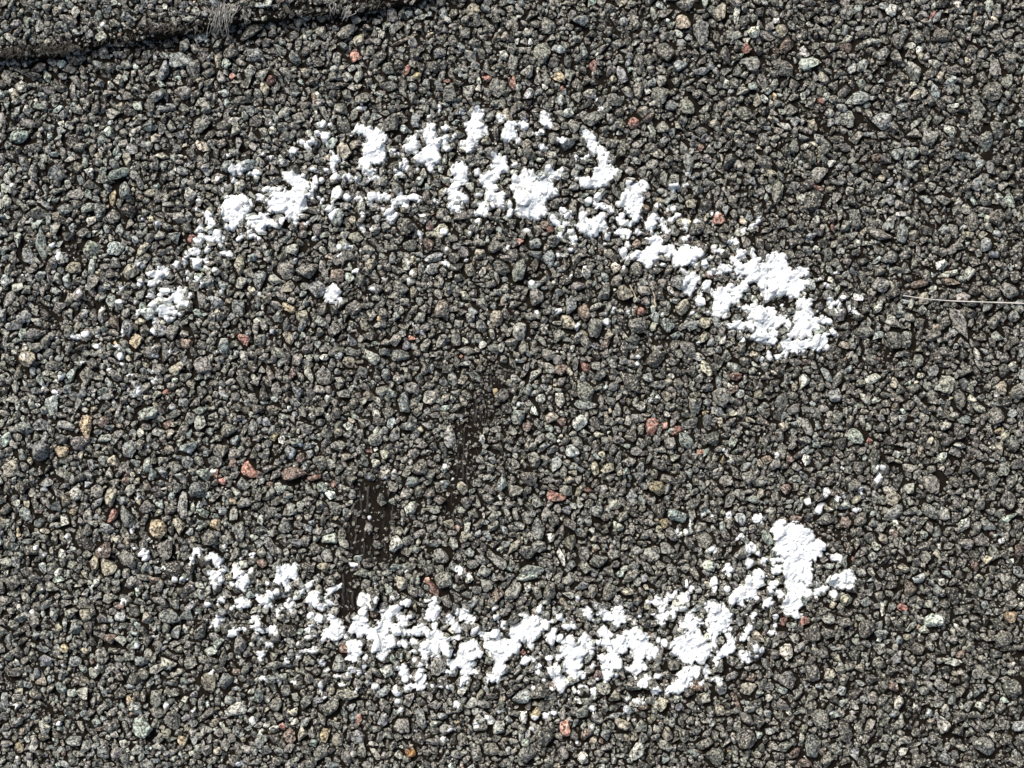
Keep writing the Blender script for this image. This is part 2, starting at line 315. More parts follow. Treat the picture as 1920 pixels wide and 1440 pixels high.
     "P 260,690 300,670 340,650 360,690 350,730 400,760 420,790 390,840 370,870 340,860 310,800 300,750;350,610,22,25;280,620,28,25;100,640,25,30;150,625,22,20;200,690,20,25;185,720,18,25;80,660,14;205,585,10;240,780,16;290,850,14;160,835,10;540,830,30,12;610,865,20,25;480,870,20,14;605,1000,24;250,1050,20;315,1030,25,12;605,1130,14;855,1000,18,28;868,925,12;940,935,18,14;985,940,16,20;355,975,12,18;170,1065,22,14;145,1150,15;480,1245,14,12;"
     "P 655,270 690,235 730,270 750,270 780,240 820,235 840,280 860,300 840,350 810,380 780,370 720,325 670,310;"
     "P 645,420 690,370 720,400 750,440 740,490 800,450 830,460 830,410 880,420 930,385 970,420 1010,430 1030,490 1060,520 1090,560 1060,620 1030,640 1000,610 990,650 1020,690 990,710 960,740 930,770 900,740 850,720 840,680 880,690 910,650 910,600 880,540 850,560 820,600 820,680 780,690 740,700 740,760 720,800 690,800 680,720 660,640 640,600 680,590 720,610 700,550 650,520 630,490 680,470;H 860,605,33,48;"
     "605,680,20,18;770,745,28,18;640,780,12;980,800,33,28;1015,750,20;1095,750,28,24;1075,870,33;935,345,22,14;1105,490,20,25;1135,505,24,33;960,310,10;"
     "P 1005,190 1050,185 1080,150 1110,170 1130,210 1160,150 1170,120 1200,140 1240,105 1250,140 1210,180 1170,200 1140,240 1170,290 1150,350 1120,360 1080,330 1050,290 1100,280 1110,250 1080,215 1040,210;1215,270,28,38;1280,240,18,12;1300,155,40,33;1320,60,18,28;1335,95,25,20;1225,125,16;"
     "P 1190,510 1220,470 1280,450 1290,420 1330,400 1230,360 1230,340 1280,340 1310,290 1340,260 1360,250 1370,310 1420,330 1440,360 1400,380 1420,420 1450,480 1490,510 1500,600 1460,640 1420,660 1380,650 1300,660 1270,630 1230,600 1200,560;"
     "P 1450,220 1470,190 1520,200 1560,220 1600,210 1620,260 1640,300 1650,350 1640,400 1600,430 1550,440 1540,500 1520,540 1490,490 1480,420 1460,380 1470,310;"
     "P 1600,430 1640,430 1690,480 1680,510 1660,570 1620,600 1560,630 1530,670 1510,640 1540,580 1580,540 1620,500;P 1230,740 1270,710 1310,680 1360,670 1410,680 1400,730 1370,780 1320,840 1290,870 1250,900 1210,880 1170,900 1140,890 1170,840 1220,800 1260,770;"
     "1455,720,28,48;1430,800,22,16;1545,785,43,24;1745,605,38,43;1770,650,20;1740,470,28;1770,400,22,36;1825,535,22,28;1875,555,20;1830,605,14;1785,375,10;"
     "P 1630,200 1650,110 1700,90 1750,60 1760,0 1900,-20 1890,60 1850,110 1840,190 1800,170 1750,190 1740,250 1700,220 1650,210;1520,50,33,38;1525,100,20;1610,95,20;1900,220,20,38;1815,295,25,22",
"P": "P 110,240 120,180 150,120 120,60 150,0 200,-30 330,-20 330,40 280,60 310,90 330,130 290,160 260,130 230,190 260,220 240,260 200,270 170,310 130,280;230,300,30,18;40,80,33,38;80,130,33;20,190,25,28;365,130,22,28;490,135,24;410,95,42,22,20;P 440,50 470,5 500,-10 540,-10 570,-35 610,-50 650,-30 660,30 650,70 600,85 540,115 500,80 450,70;60,305,16;60,370,14;30,430,25,15",
}

# granules that can be told apart in the photograph: x, y, half axes, (angle,) colour letter
GRAN = {
"A": "130,1025,105,55,g;1225,520,53,85,b;1455,510,62,92,n;1510,930,72,85,n;1160,710,70,68,b;880,600,45,70,n;1420,615,50,40,n;945,1185,40,55,t;585,1260,45,55,t;430,815,62,22,30,g;450,980,38,34,b;365,960,24,40,b;740,620,50,55,n;775,385,55,60,n;745,270,50,38,w;895,255,25,24,s;520,140,82,38,-25,n;735,105,30,50,g;520,25,45,25,-40,g;250,1290,45,80,n;780,1350,80,40,-20,n;1870,520,50,55,n;1860,240,112,64,20,d;280,500,75,45,30,d;450,470,45,35,g;570,450,90,45,d;740,1160,45,30,t;1210,1155,60,40,t;1370,700,70,60,n;590,1100,62,48,n;1160,1030,45,40,t;950,715,45,42,n;900,800,40,60,t;1180,715,60,60,b",
"B": "735,430,45,68,r;1130,520,34,43,r;1905,610,24,48,r;1435,605,35,20,r;1130,845,18,18,r;280,440,88,48,-50,b;670,230,85,52,55,n;775,290,50,60,t;990,640,70,55,n;1455,700,74,64,n;1375,390,58,50,b;930,410,65,55,d;1020,920,74,80,d;650,930,64,68,d;200,945,50,48,b;840,200,42,32,-20,n;1020,220,62,30,70,n;1120,290,120,18,25,t;1300,260,60,20,25,t;1180,310,45,50,b;800,730,58,80,n;1175,740,40,55,n;915,745,30,30,w;1525,200,22,26,t;110,175,55,50,n;430,720,30,45,s;60,650,85,38,-65,t;360,275,26,32,w;1660,150,35,60,n;1640,480,48,44,n;1080,370,36,34,w;420,610,60,50,d;100,760,50,40,n",
"C": "905,905,58,54,r;610,490,30,48,r;1765,360,40,38,r;380,655,22,32,r;15,620,24,58,r;1030,890,42,55,s;520,145,60,58,b;735,50,45,60,n;235,390,74,90,n;1300,35,110,44,n;1300,155,70,74,t;1420,240,70,98,n;1570,90,55,85,t;1690,110,30,78,w;1540,280,34,78,d;1800,455,80,74,n;840,560,88,48,-70,b;955,680,48,74,n;785,740,74,58,n;1225,610,45,46,n;820,1110,130,36,85,d;410,1080,68,80,b;600,880,70,68,n;1130,940,64,54,n;930,1000,45,44,n;1740,680,70,40,n;350,570,58,42,o;1840,740,40,58,t;760,590,38,38,t;1430,530,60,40,b;1330,790,68,80,n;1190,790,48,52,b;1320,1220,52,80,n;280,1240,68,60,n;1820,230,58,54,w;590,250,55,40,d;120,530,60,50,n;1010,180,40,45,n;840,150,40,48,b",
"D": "150,320,62,64,s;320,465,112,52,10,g;675,735,88,70,b;1115,530,68,84,w;610,890,88,70,n;855,905,96,62,20,b;980,300,58,60,n;1140,260,48,64,n;870,400,55,58,n;1270,690,44,74,b;1100,1010,62,50,20,n;1700,680,84,82,n;1720,510,68,64,n;1810,590,54,68,n;1670,185,50,40,w;1555,120,50,20,75,p;405,750,34,36,r;1620,390,48,42,n;380,1410,58,26,-40,r;1640,1050,58,118,n;945,70,54,52,w;600,90,54,64,n;1400,790,55,24,w;1140,375,45,34,w;1740,960,90,64,-35,d;1590,830,58,80,n;420,240,48,46,n;600,350,60,40,s;820,1270,50,60,n;400,1300,70,70,n;760,310,110,26,n;1310,260,70,62,n;800,80,42,48,n",
"E": "305,380,45,118,b;190,485,78,64,-50,b;680,415,74,78,w;850,430,72,66,g;685,565,32,70,g;890,275,40,54,b;1060,430,88,32,35,t;550,560,84,44,t;165,930,60,58,b;1180,1050,74,62,b;1290,1050,54,64,n;1015,1130,50,64,o;860,980,50,64,s;940,1030,50,74,b;1400,1140,50,45,s;1830,1110,62,38,-55,r;1620,820,55,58,b;1500,800,48,74,n;1785,555,45,88,t;1320,1320,64,54,t;1510,1310,78,74,n;890,1220,54,58,b;330,1120,48,54,n;820,830,48,80,b;530,1370,40,58,g;630,1370,54,68,t;840,55,72,32,70,o;730,140,58,70,b;480,115,70,44,b;1430,345,40,40,r;1045,45,40,34,s;1675,1140,58,74,b;1260,90,64,34,n;960,150,74,68,d;510,810,44,58,n;625,915,50,40,b;1440,1020,50,60,n;960,600,70,70,t;110,1000,80,50,b;1100,920,60,60,g",
"F": "605,620,58,58,s;600,190,60,74,b;30,650,54,84,b;450,740,74,72,b;240,875,58,42,-50,o;350,930,58,54,t;240,710,66,42,30,t;215,580,84,74,n;380,590,84,80,n;460,285,54,58,n;280,430,68,48,w;575,880,44,44,d;240,1095,74,40,-60,t;1120,250,78,68,d;1390,280,84,50,30,t;1300,390,48,50,s;1295,245,40,45,p;740,330,58,54,t;720,215,34,50,t;1560,450,55,54,n;1670,465,58,50,t;1790,420,70,58,n;1605,580,54,62,n;1840,560,104,48,-35,n;1330,490,82,40,20,b;860,530,55,44,t;1080,710,70,44,-40,n;990,720,34,58,n;1600,945,50,50,w;1690,1010,50,58,b;1810,950,54,70,t;1390,870,58,80,t;860,1240,62,84,w;1050,1120,54,54,n;850,1085,60,38,d;1080,1230,112,48,b;810,1000,62,46,60,t;925,945,24,30,o;690,1270,54,54,t;510,1240,40,34,w;1265,1150,58,58,n;980,1370,50,54,b;345,760,32,45,g;265,1360,34,58,s;450,1310,28,34,t;1500,1120,44,68,n;160,1200,58,48,n;1560,780,50,50,t;900,200,50,40,b;1480,340,40,40,n",
"G": "60,600,100,70,60,n;545,910,54,74,s;500,700,58,54,n;445,840,58,68,b;175,800,72,78,n;630,1030,68,88,n;700,750,70,54,30,n;850,770,64,84,t;1170,1010,54,74,g;940,1000,78,68,n;785,560,45,50,t;940,570,62,52,-40,n;550,1310,56,50,r;365,1340,58,54,s;1560,200,54,50,r;240,250,44,40,s;290,270,34,34,r;60,375,34,34,r;965,885,38,38,r;170,380,70,44,b;315,360,56,56,n;280,500,48,72,b;245,650,58,44,d;1000,120,44,54,s;1350,90,58,46,t;1450,970,54,54,t;1280,870,64,70,t;1440,1090,70,40,45,t;1670,1310,58,58,w;1600,1230,48,58,n;1680,1390,54,40,r;1860,100,64,44,50,n;70,1030,68,88,w;350,1080,54,54,w;430,990,84,54,-50,t;1070,940,40,50,b;160,1380,78,40,40,w;245,1040,38,34,w;1300,800,30,32,r;1080,590,58,34,d;1110,770,54,50,d;1755,1260,48,48,d;560,610,68,38,-70,w;1020,1390,58,44,b;1190,1385,45,26,w;930,390,40,40,s;1160,160,45,30,s;1760,370,50,50,n",
"H": "840,320,112,50,-25,n;1010,300,48,98,b;1100,320,44,54,t;775,240,58,52,n;910,240,50,54,w;920,490,64,58,n;1300,550,80,42,20,w;1345,620,110,26,15,w;1520,610,44,70,w;1450,990,148,48,-58,n;1150,690,74,42,s;750,385,54,28,w;540,570,50,30,-50,b;655,190,58,74,n;1640,380,66,54,50,b;1550,220,56,70,n;1830,740,78,74,n;1500,120,50,44,w;960,1090,64,80,n;1050,1110,54,74,n;740,1050,74,54,n;555,930,58,62,n;120,230,50,44,b;370,215,34,44,w;990,1215,40,38,b;1135,1180,50,34,t;1130,1260,54,64,n;1250,1340,54,50,n;490,250,24,34,r;290,1280,50,34,s;1700,980,58,62,n;1730,1080,45,44,w;850,600,60,40,n;1560,740,60,50,d;1380,680,70,40,s;450,780,50,50,n;1180,800,50,60,t;660,1250,30,60,n;790,1260,60,50,n",
"I": "640,310,98,52,-75,o;1090,230,88,72,g;455,510,62,44,o;290,520,74,108,b;390,150,62,84,b;960,500,54,78,b;850,570,54,54,t;1160,1080,78,94,o;1340,1070,78,44,-60,t;1240,1240,68,80,n;1790,1090,54,92,b;790,1090,64,50,b;820,860,56,94,t;840,990,62,42,35,r;1860,640,78,60,-30,r;930,730,38,34,s;770,1250,68,74,s;790,1370,68,70,t;1500,290,58,62,w;1660,500,70,68,n;1470,800,74,72,b;1370,900,48,108,n;1240,60,40,24,r;765,290,50,50,s;1250,300,58,34,45,s;485,310,86,40,-20,n;300,300,64,58,b;1370,340,74,48,35,n;1010,590,52,32,-30,b;610,75,40,40,b;480,1030,38,64,w;285,1050,68,46,60,w;400,920,58,50,b;480,880,40,58,t;545,960,34,34,o;1620,1060,50,50,o;1840,190,38,40,t;1595,580,78,54,n;1890,340,40,78,n;1090,760,44,54,t;970,800,44,54,w;1660,730,34,34,r;1890,530,34,58,t;700,190,30,22,t;130,1110,28,45,o;170,340,60,70,b;130,170,40,44,g;450,410,60,44,n;1700,360,70,60,n;1500,60,45,60,n;1080,930,60,60,n",
"J": "890,430,62,58,w;1110,170,80,60,-65,b;1300,110,58,68,w;1145,330,74,44,b;265,690,108,62,s;440,705,55,30,r;580,745,26,30,r;520,770,20,18,r;560,830,60,42,g;850,510,28,20,r;335,550,40,50,s;1455,400,52,88,w;1550,790,48,70,t;1040,1220,62,74,w;1440,1060,58,54,t;550,1170,68,50,w;370,1180,48,58,n;220,1070,58,64,n;910,1210,54,36,-50,n;845,1080,34,50,n;940,870,40,58,d;1570,900,44,58,n;1790,55,30,26,o;1840,750,48,58,g;130,190,60,50,t;130,400,40,38,o;680,550,50,50,t;470,580,58,68,n;1820,1330,84,54,-45,n;1400,1290,70,68,n;1300,820,58,56,d;765,1310,40,32,g;490,1380,50,44,t;40,1350,40,40,s;1880,180,50,58,n;1425,100,38,38,t;900,230,38,40,w;1075,1100,34,40,t;1810,480,50,44,n;1120,100,50,50,b;850,80,60,50,t",
"K": "145,1395,98,48,g;1305,425,68,64,g;1050,330,48,84,r;1150,310,38,30,r;1235,350,60,36,55,r;320,840,84,54,r;570,790,45,30,r;130,700,72,64,d;1250,1000,94,68,-40,g;945,700,58,58,b;720,640,58,46,25,t;895,830,48,54,b;450,510,58,58,g;500,300,68,68,w;560,70,74,92,n;540,150,110,42,b;50,260,64,70,g;165,570,58,62,n;630,640,36,66,t;440,715,50,38,t;880,580,54,50,n;930,500,44,48,n;1110,610,70,50,d;1350,300,74,54,n;1370,170,58,80,n;1510,420,54,84,n;1665,45,68,30,25,s;1470,20,64,40,b;960,170,50,44,w;220,105,42,40,w;360,120,44,70,w;410,950,50,44,b;250,980,50,58,n;190,885,44,54,n;440,1190,54,62,t;530,1270,54,70,n;650,1330,70,58,n;1070,1270,74,62,w;800,1070,60,32,-50,w;1095,790,56,80,o;980,930,34,40,t;1585,570,28,40,o;1455,220,30,30,o;1150,1060,45,44,o;1610,1130,40,50,d;130,1270,68,80,n;370,1310,88,28,-75,w;1300,1385,54,40,n;1200,1390,50,54,n;220,1210,74,50,20,n;1210,1130,58,68,n;1660,440,40,58,g;300,250,58,50,t;660,900,34,38,w;1710,830,54,54,n;280,330,45,34,g;380,290,44,36,s;120,320,40,44,s;890,390,50,54,d",
"L": "680,390,72,72,g;740,110,60,48,-40,w;1735,235,74,62,n;1590,175,70,48,w;1440,130,58,88,d;1590,640,54,78,n;1770,650,80,48,40,n;1260,740,82,88,n;1060,630,74,42,w;1485,1060,46,80,w;1280,1100,44,58,g;1450,450,54,40,w;950,860,62,58,t;1080,790,62,52,n;850,250,40,38,b;510,90,58,62,b;300,310,48,88,n;295,580,44,50,p;1030,1370,58,58,t;880,630,48,60,n;140,800,44,54,s;430,1020,70,54,n;200,1010,54,34,s;600,1040,54,48,p;1880,1270,45,78,s;1210,950,88,54,-60,n;960,170,44,50,t;1070,165,44,50,n;1070,310,44,38,n;770,430,30,30,r;1330,980,40,68,w;1610,910,62,58,n;1410,520,68,44,-45,n;1200,1300,54,50,n;160,260,24,26,w;120,320,44,40,t;1850,450,50,80,n;1800,880,70,80,n;1620,1170,60,60,n;860,870,45,50,n",
"M": "1065,1160,98,72,g;1245,665,70,48,-55,w;900,490,66,38,-50,w;1175,535,50,56,n;760,600,68,62,n;890,880,58,54,d;1540,800,68,98,t;550,400,58,56,b;330,635,58,54,b;550,645,60,42,b;630,300,58,58,t;140,1300,44,50,o;1360,1240,44,44,o;560,1230,84,58,b;1050,640,50,68,b;1500,430,58,70,n;1240,1190,50,44,t;1690,790,54,84,b;1430,650,64,54,n;820,480,50,54,s;1770,720,40,30,s;1160,30,50,40,s;1020,1310,54,44,n;770,870,34,54,w;960,940,30,44,o;690,730,54,54,n;260,450,38,40,b;240,760,42,22,-60,w;350,720,50,24,60,w;1290,1080,68,78,n;1310,890,64,48,n;30,930,40,88,b;125,1390,28,40,w;1490,1300,40,50,w;160,1170,30,30,t;1090,320,50,54,t;1270,310,88,58,b;90,60,60,60,n;1100,480,40,60,d;1390,300,60,50,b;480,540,40,40,o",
"N": "1155,1335,44,50,f;770,1210,62,62,b;520,1200,44,62,o;610,1240,50,58,t;1235,1080,48,88,b;1395,1055,44,44,b;1815,1155,80,58,w;1100,1120,80,68,n;340,1200,48,58,t;420,1170,34,58,n;890,1340,74,30,-55,n;655,560,50,44,f2;1330,100,72,42,-60,r;1280,35,30,30,r;770,1085,30,50,r;860,975,62,44,-40,n;950,970,50,50,n;1425,1160,58,50,w;690,910,98,54,t;1070,1340,40,40,w;1550,1230,48,58,n;1500,1340,44,48,n;390,770,44,50,n;220,860,50,50,n;295,910,40,44,n;170,1330,48,44,b;240,410,80,54,d;560,1430,58,40,b;390,1420,80,58,d;1340,970,48,44,n;1210,1230,58,58,d;1650,1350,58,50,n;1760,1310,70,56,n;1660,1080,54,44,w;890,290,40,38,s;1430,190,48,68,n;1580,240,60,34,-30,b;1480,720,40,68,b;250,1200,50,60,s;1090,80,50,50,t;150,960,60,60,n;370,960,50,60,n;1080,40,60,40,t",
"O": "400,1160,48,74,r;70,920,72,68,b;985,985,45,34,s;1560,840,74,62,b;1380,830,58,44,f2;1680,930,88,26,-60,s;1770,860,64,62,t;180,1040,44,54,o;80,1060,40,62,w;250,1210,74,84,d;540,1030,64,58,n;830,1120,62,58,t;640,1070,58,56,n;920,1210,34,44,t;1760,1240,88,78,d;1540,1380,80,74,d;1120,980,62,60,t;550,1200,44,58,s;950,1320,68,78,w;540,1370,54,54,w;770,910,58,58,t;700,840,68,58,n;1210,670,62,48,d;1560,690,60,56,n;100,15,98,44,g;290,120,54,74,n;430,40,58,48,w;190,130,44,68,n;610,110,44,58,n;870,130,48,42,t;1060,1080,44,40,t;1440,1270,68,58,n;1460,930,50,48,n;1260,980,45,38,b;1170,1190,44,64,t;80,570,28,24,r;640,740,44,54,s;1560,1020,45,44,t;1330,890,50,44,n;1800,770,44,34,s;1150,1280,72,36,-25,n;1650,640,60,50,n",
"P": "1070,95,58,72,s;1000,235,50,38,r;115,350,30,48,r;350,440,62,88,d;745,420,72,88,d;460,340,48,64,w;215,295,48,40,w;340,740,62,84,d;160,790,94,70,-60,n;470,755,54,62,t;350,1290,72,108,b;560,870,38,44,b;1385,930,48,54,b;990,960,50,54,w;270,1150,42,44,t;170,1180,48,50,n;1330,1140,88,54,-60,w;1640,1280,96,68,-35,n;660,1340,44,54,b;1180,400,50,38,w;1400,650,80,32,-15,w;945,345,28,48,w;150,560,58,78,w;690,310,44,34,w;860,260,22,80,w;1310,530,70,30,-65,d;840,150,44,50,n;1210,220,40,44,w;490,220,30,40,t;600,190,54,58,t;960,840,44,44,s;210,1340,58,48,s;280,1410,70,30,s;580,1400,44,44,n;840,1390,50,44,b;1600,990,40,50,w;930,720,60,40,45,d;1640,220,40,40,b;1780,1130,50,50,n;1420,380,22,50,w;1325,385,22,40,n",
}

TINT = {"n": (0.147, 0.147, 0.128), "b": (0.172, 0.188, 0.178), "g": (0.245, 0.280, 0.242), "t": (0.255, 0.238, 0.180),
        "o": (0.330, 0.270, 0.165), "f": (0.430, 0.215, 0.070), "f2": (0.135, 0.082, 0.055), "r": (0.250, 0.128, 0.098), "p": (0.310, 0.235, 0.185),
        "s": (0.138, 0.100, 0.080), "d": (0.074, 0.073, 0.063), "w": (0.330, 0.335, 0.285)}
WORD = {"r": "brick red granule", "s": "dark reddish brown granule", "o": "tan granule", "f": "bright orange brown granule", "f2": "dark rusty brown granule", "p": "pinkish granule",
        "g": "pale greenish grey granule", "w": "pale grey granule", "d": "charcoal granule", "b": "blue grey granule", "t": "beige granule"}

# bare hollows where granules have come away, and thinned strips standing in for shade under the overlap: x, y, rx, ry, how empty (photograph pixels)
BARE_AND_SHADE = [(700, 962, 44, 62, 0.97), (672, 1012, 28, 48, 0.97), (652, 1112, 22, 46, 1.0), (712, 1036, 34, 24, 0.95), (934, 702, 32, 28, 0.70), (906, 760, 28, 46, 0.78), (880, 825, 26, 52, 0.85),
        (862, 892, 24, 46, 0.9), (845, 950, 20, 34, 0.92), (45, 128, 55, 11, 0.7), (165, 108, 42, 10, 0.65), (280, 88, 46, 9, 0.65), (630, 36, 26, 10, 0.7), (850, 8, 50, 9, 0.6), (135, 468, 22, 28, 0.85), (178, 572, 30, 12, 0.85), (1543, 232, 15, 24, 0.85), (1468, 568, 26, 14, 0.85), (578, 460, 16, 16, 0.85), (668, 548, 20, 22, 0.7), (1668, 662, 22, 18, 0.85),
        (1553, 1002, 24, 12, 0.85), (1132, 158, 15, 24, 0.85), (1207, 12, 16, 22, 0.7), (88, 1336, 30, 12, 0.7), (107, 600, 12, 20, 0.7), (1672, 122, 12, 26, 0.8), (1672, 1300, 22, 14, 0.8), (1715, 1350, 24, 14, 0.8),
        (1385, 1005, 12, 26, 0.7), (1400, 380, 18, 12, 0.6), (1160, 140, 10, 14, 0.7), (565, 920, 12, 20, 0.5), (520, 845, 24, 12, 0.6), (1230, 640, 30, 12, 0.6), (330, 560, 12, 20, 0.4)]

# ------------------------------------------------------------------ granule shapes
def ico(sub):
    t = (1 + 5 ** 0.5) / 2
    v = [(-1, t, 0), (1, t, 0), (-1, -t, 0), (1, -t, 0), (0, -1, t), (0, 1, t), (0, -1, -t), (0, 1, -t), (t, 0, -1), (t, 0, 1), (-t, 0, -1), (-t, 0, 1)]
    f = [(0, 11, 5), (0, 5, 1), (0, 1, 7), (0, 7, 10), (0, 10, 11), (1, 5, 9), (5, 11, 4), (11, 10, 2), (10, 7, 6), (7, 1, 8), (3, 9, 4), (3, 4, 2), (3, 2, 6), (3, 6, 8), (3, 8, 9), (4, 9, 5), (2, 4, 11), (6, 2, 10), (8, 6, 7), (9, 8, 1)]
    v = [np.array(p) / np.linalg.norm(p) for p in v]
    for _ in range(sub):
        mid, nf = {}, []
        def m(a, b):
            k = (min(a, b), max(a, b))
            if k not in mid:
                p = v[a] + v[b]; v.append(p / np.linalg.norm(p)); mid[k] = len(v) - 1
            return mid[k]
        for a, b, c in f:
            ab, bc, ca = m(a, b), m(b, c), m(c, a)
            nf += [(a, ab, ca), (b, bc, ab), (c, ca, bc), (ab, bc, ca)]
        f = nf
    return np.array(v), np.array(f, dtype=np.int32)

def rock(base, r, jitter, cuts):
    """a sphere cut by random planes, then roughened; horizontally about unit size"""
    q = rng.normal(size=(3, 3)); q, _ = np.linalg.qr(q)
    d = base @ q
    n = rng.normal(size=(cuts, 3)); n /= np.linalg.norm(n, axis=1)[:, None]
    h = rng.uniform(0.40, 0.85, cuts)
    dn = d @ n.T
    rr = np.where(dn > 1e-3, h / np.maximum(dn, 1e-3), 9.0).min(axis=1)
    rr = np.minimum(rr, 1.05) * (1 + rng.normal(0, jitter, len(d)))
    v = d * rr[:, None]
    v[:, :2] /= np.percentile(np.linalg.norm(v[:, :2], axis=1), 96)
    v[:, 2] /= np.abs(v[:, 2]).max()
    return v

V2, F2 = ico(2); V1, F1 = ico(1); V0, F0 = ico(0)
import bmesh
def chip(n):
    """an angular chip: the convex hull of a few points"""
    while True:
        p = rng.normal(size=(n, 3)); p /= np.linalg.norm(p, axis=1)[:, None]
        p *= rng.uniform(0.66, 1.12, n)[:, None]
        p[:, :2] = np.sign(p[:, :2]) * np.abs(p[:, :2]) ** 0.9
        bm = bmesh.new()
        for q in p:
            bm.verts.new(q)
        bmesh.ops.convex_hull(bm, input=bm.verts)
        bmesh.ops.delete(bm, geom=[v for v in bm.verts if not v.link_faces], context='VERTS')
        bmesh.ops.triangulate(bm, faces=bm.faces)
        bm.normal_update(); bm.verts.index_update()
        v = np.array([tuple(q.co) for q in bm.verts]); f = np.array([[w.index for w in fc.verts] for fc in bm.faces], dtype=np.int32)
        bm.free()
        if len(v) > 7:
            break
    v[:, :2] /= np.percentile(np.linalg.norm(v[:, :2], axis=1), 92)
    v[:, 2] /= np.abs(v[:, 2]).max()
    return v, f

ROCK2 = [(rock(V2, 1, 0.05, 9), F2) for _ in range(70)]
ROCK1 = [(rock(V1, 1, 0.11, 6), F1) for _ in range(50)] + [chip(16) for _ in range(80)]
ROCK0 = [chip(11) for _ in range(60)]
SPECK = [rock(V0, 1, 0.12, 6) for _ in range(40)]

# ------------------------------------------------------------------ the lower edge of the overlapping shingle, top left (photograph pixels)
EDGE = np.array([(-420, 168), (-200, 142), (-60, 122), (0, 112), (45, 108), (95, 110), (122, 95), (170, 88), (205, 80), (245, 76), (300, 70), (350, 62), (385, 54), (440, 46), (490, 38), (540, 33), (590, 27), (640, 25), (690, 18), (730, 11), (775, 3), (815, -10), (900, -32), (1000, -52), (1300, -105), (2400, -230)], float)
def edge_y(x):
    return np.interp(x, EDGE[:, 0], EDGE[:, 1]) + 5.0 * vnoise(x, np.zeros_like(np.asarray(x, float)), 24, 3) + 1.8 * vnoise(x, np.zeros_like(np.asarray(x, float)), 6, 4)
UP = 0.0021                   # thickness of the overlapping shingle

# ------------------------------------------------------------------ pack the granules (photograph pixels)
X0, Y0, X1, Y1 = -300, -240, 2220, 1680
S = 2.0
GW, GH = int((X1 - X0) / S), int((Y1 - Y0) / S)
occ = np.zeros((GH, GW), bool)
_fp = {}
def footprint(a, b, th):
    k = (round(a), round(b), round(th / 12) % 15)
    if k not in _fp:
        a, b, th = max(k[0], 1) / S, max(k[1], 1) / S, math.radians(k[2] * 12)
        r = int(math.ceil(max(a, b)))
        yy, xx = np.mgrid[-r:r + 1, -r:r + 1]
        u = xx * math.cos(th) - yy * math.sin(th); w = xx * math.sin(th) + yy * math.cos(th)
        _fp[k] = ((u / a) ** 2 + (w / b) ** 2 <= 1.0, r)
    return _fp[k]

def try_put(x, y, a, b, th, limit):
    m, r = footprint(a, b, th)
    ix, iy = int((x - X0) / S), int((y - Y0) / S)
    if ix < r or iy < r or ix >= GW - r or iy >= GH - r:
        return False
    w = occ[iy - r:iy + r + 1, ix - r:ix + r + 1]
    if limit < 1.0 and np.count_nonzero(w & m) > limit * np.count_nonzero(m):
        return False
    w |= m
    return True

G = []     # x, y, a, b, theta(deg, ccw), tint, letter or '', traced
for t, s in GRAN.items():
    ox, oy = TILE[t]
    for it in s.split(";"):
        p = it.split(",")
        f = [float(q) for q in p[:-1]]
        x, y = ox + f[0] / 4, oy + f[1] / 4
        a, b = f[2] / 4, f[3] / 4
        th = f[4] if len(f) > 4 else 0.0
        if try_put(x, y, a, b, th, 0.45):
            G.append((x, y, a, b, th, p[-1], True))

def bare_at(x, y):
    v = 0.0
    for bx, by, rx, ry, e in BARE_AND_SHADE:
        d = ((x - bx) / rx) ** 2 + ((y - by) / ry) ** 2
        if d < 2.2:
            d *= 1 + 0.42 * float(vnoise(x, y, 13, 31))
        if d < 1.25:
            v = max(v, e * min(1.0, (1.25 - d) * 2.0))
    return v

LET = np.array(list("nnnnnnnnnnnnddddbbbgttwrso"))
PR = np.array([.055] * 12 + [.045] * 4 + [.036] * 3 + [.020, .016, .016, .048, .0010, .004, .001])  # pale share raised so light-coloured granules stand in for glitter
PR = PR / PR.sum()
for lo, hi, tries, limit, asp in ((15, 21, 260, 0.10, 1.7), (11.5, 15, 3000, 0.18, 1.8), (9, 11.5, 9000, 0.24, 1.9), (7, 9, 28000, 0.30, 1.9), (5.0, 7, 38000, 0.34, 1.8), (3.4, 5.0, 42000, 0.36, 1.6), (2.0, 3.4, 30000, 0.32, 1.4)):
    free = np.flatnonzero(~occ.ravel())
    pick = rng.choice(free, min(tries, len(free)), replace=False)
    rad = rng.uniform(lo, hi, len(pick)); ar = rng.uniform(1.0, asp, len(pick)); ths = rng.uniform(0, 180, len(pick))
    let = rng.choice(LET, len(pick), p=PR)
    ux = rng.uniform(0, 1, len(pick))
    px_ = X0 + (pick % GW + 0.5) * S; py_ = Y0 + (pick // GW + 0.5) * S
    gap = edge_y(px_) - py_
    blue = (let == 'n') & (rng.random(len(pick)) < np.clip(0.30 - px_ / 2600, 0.0, 0.34))
    dark = (let == 'n') & (rng.random(len(pick)) < np.clip((px_ - 900) / 2300, 0.0, 0.40))  # charcoal share grows to the right: light fall-off put into the colours
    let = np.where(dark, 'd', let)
    let = np.where(blue, rng.choice(np.array(list("bbgw")), len(pick)), let)
    for i in range(len(pick)):
        x, y = px_[i], py_[i]
        if -2 < gap[i] < 26 and (hi > 7.1 or ux[i] < 0.85):
            continue
        if gap[i] > 0 and hi > 12:
            continue
        e = bare_at(x, y)
        if e and ((hi > 7.1 and e > 0.45) or ux[i] < e * (0.94 if hi < 5.1 else 1.0)):
            continue
        if e and hi < 7.1:
            let[i] = "d"
        a = rad[i] * ar[i] ** 0.5; b = rad[i] / ar[i] ** 0.5
        if try_put(x, y, a * 0.92, b * 0.92, ths[i], limit):
            G.append((x, y, a, b, ths[i], str(let[i]), False))
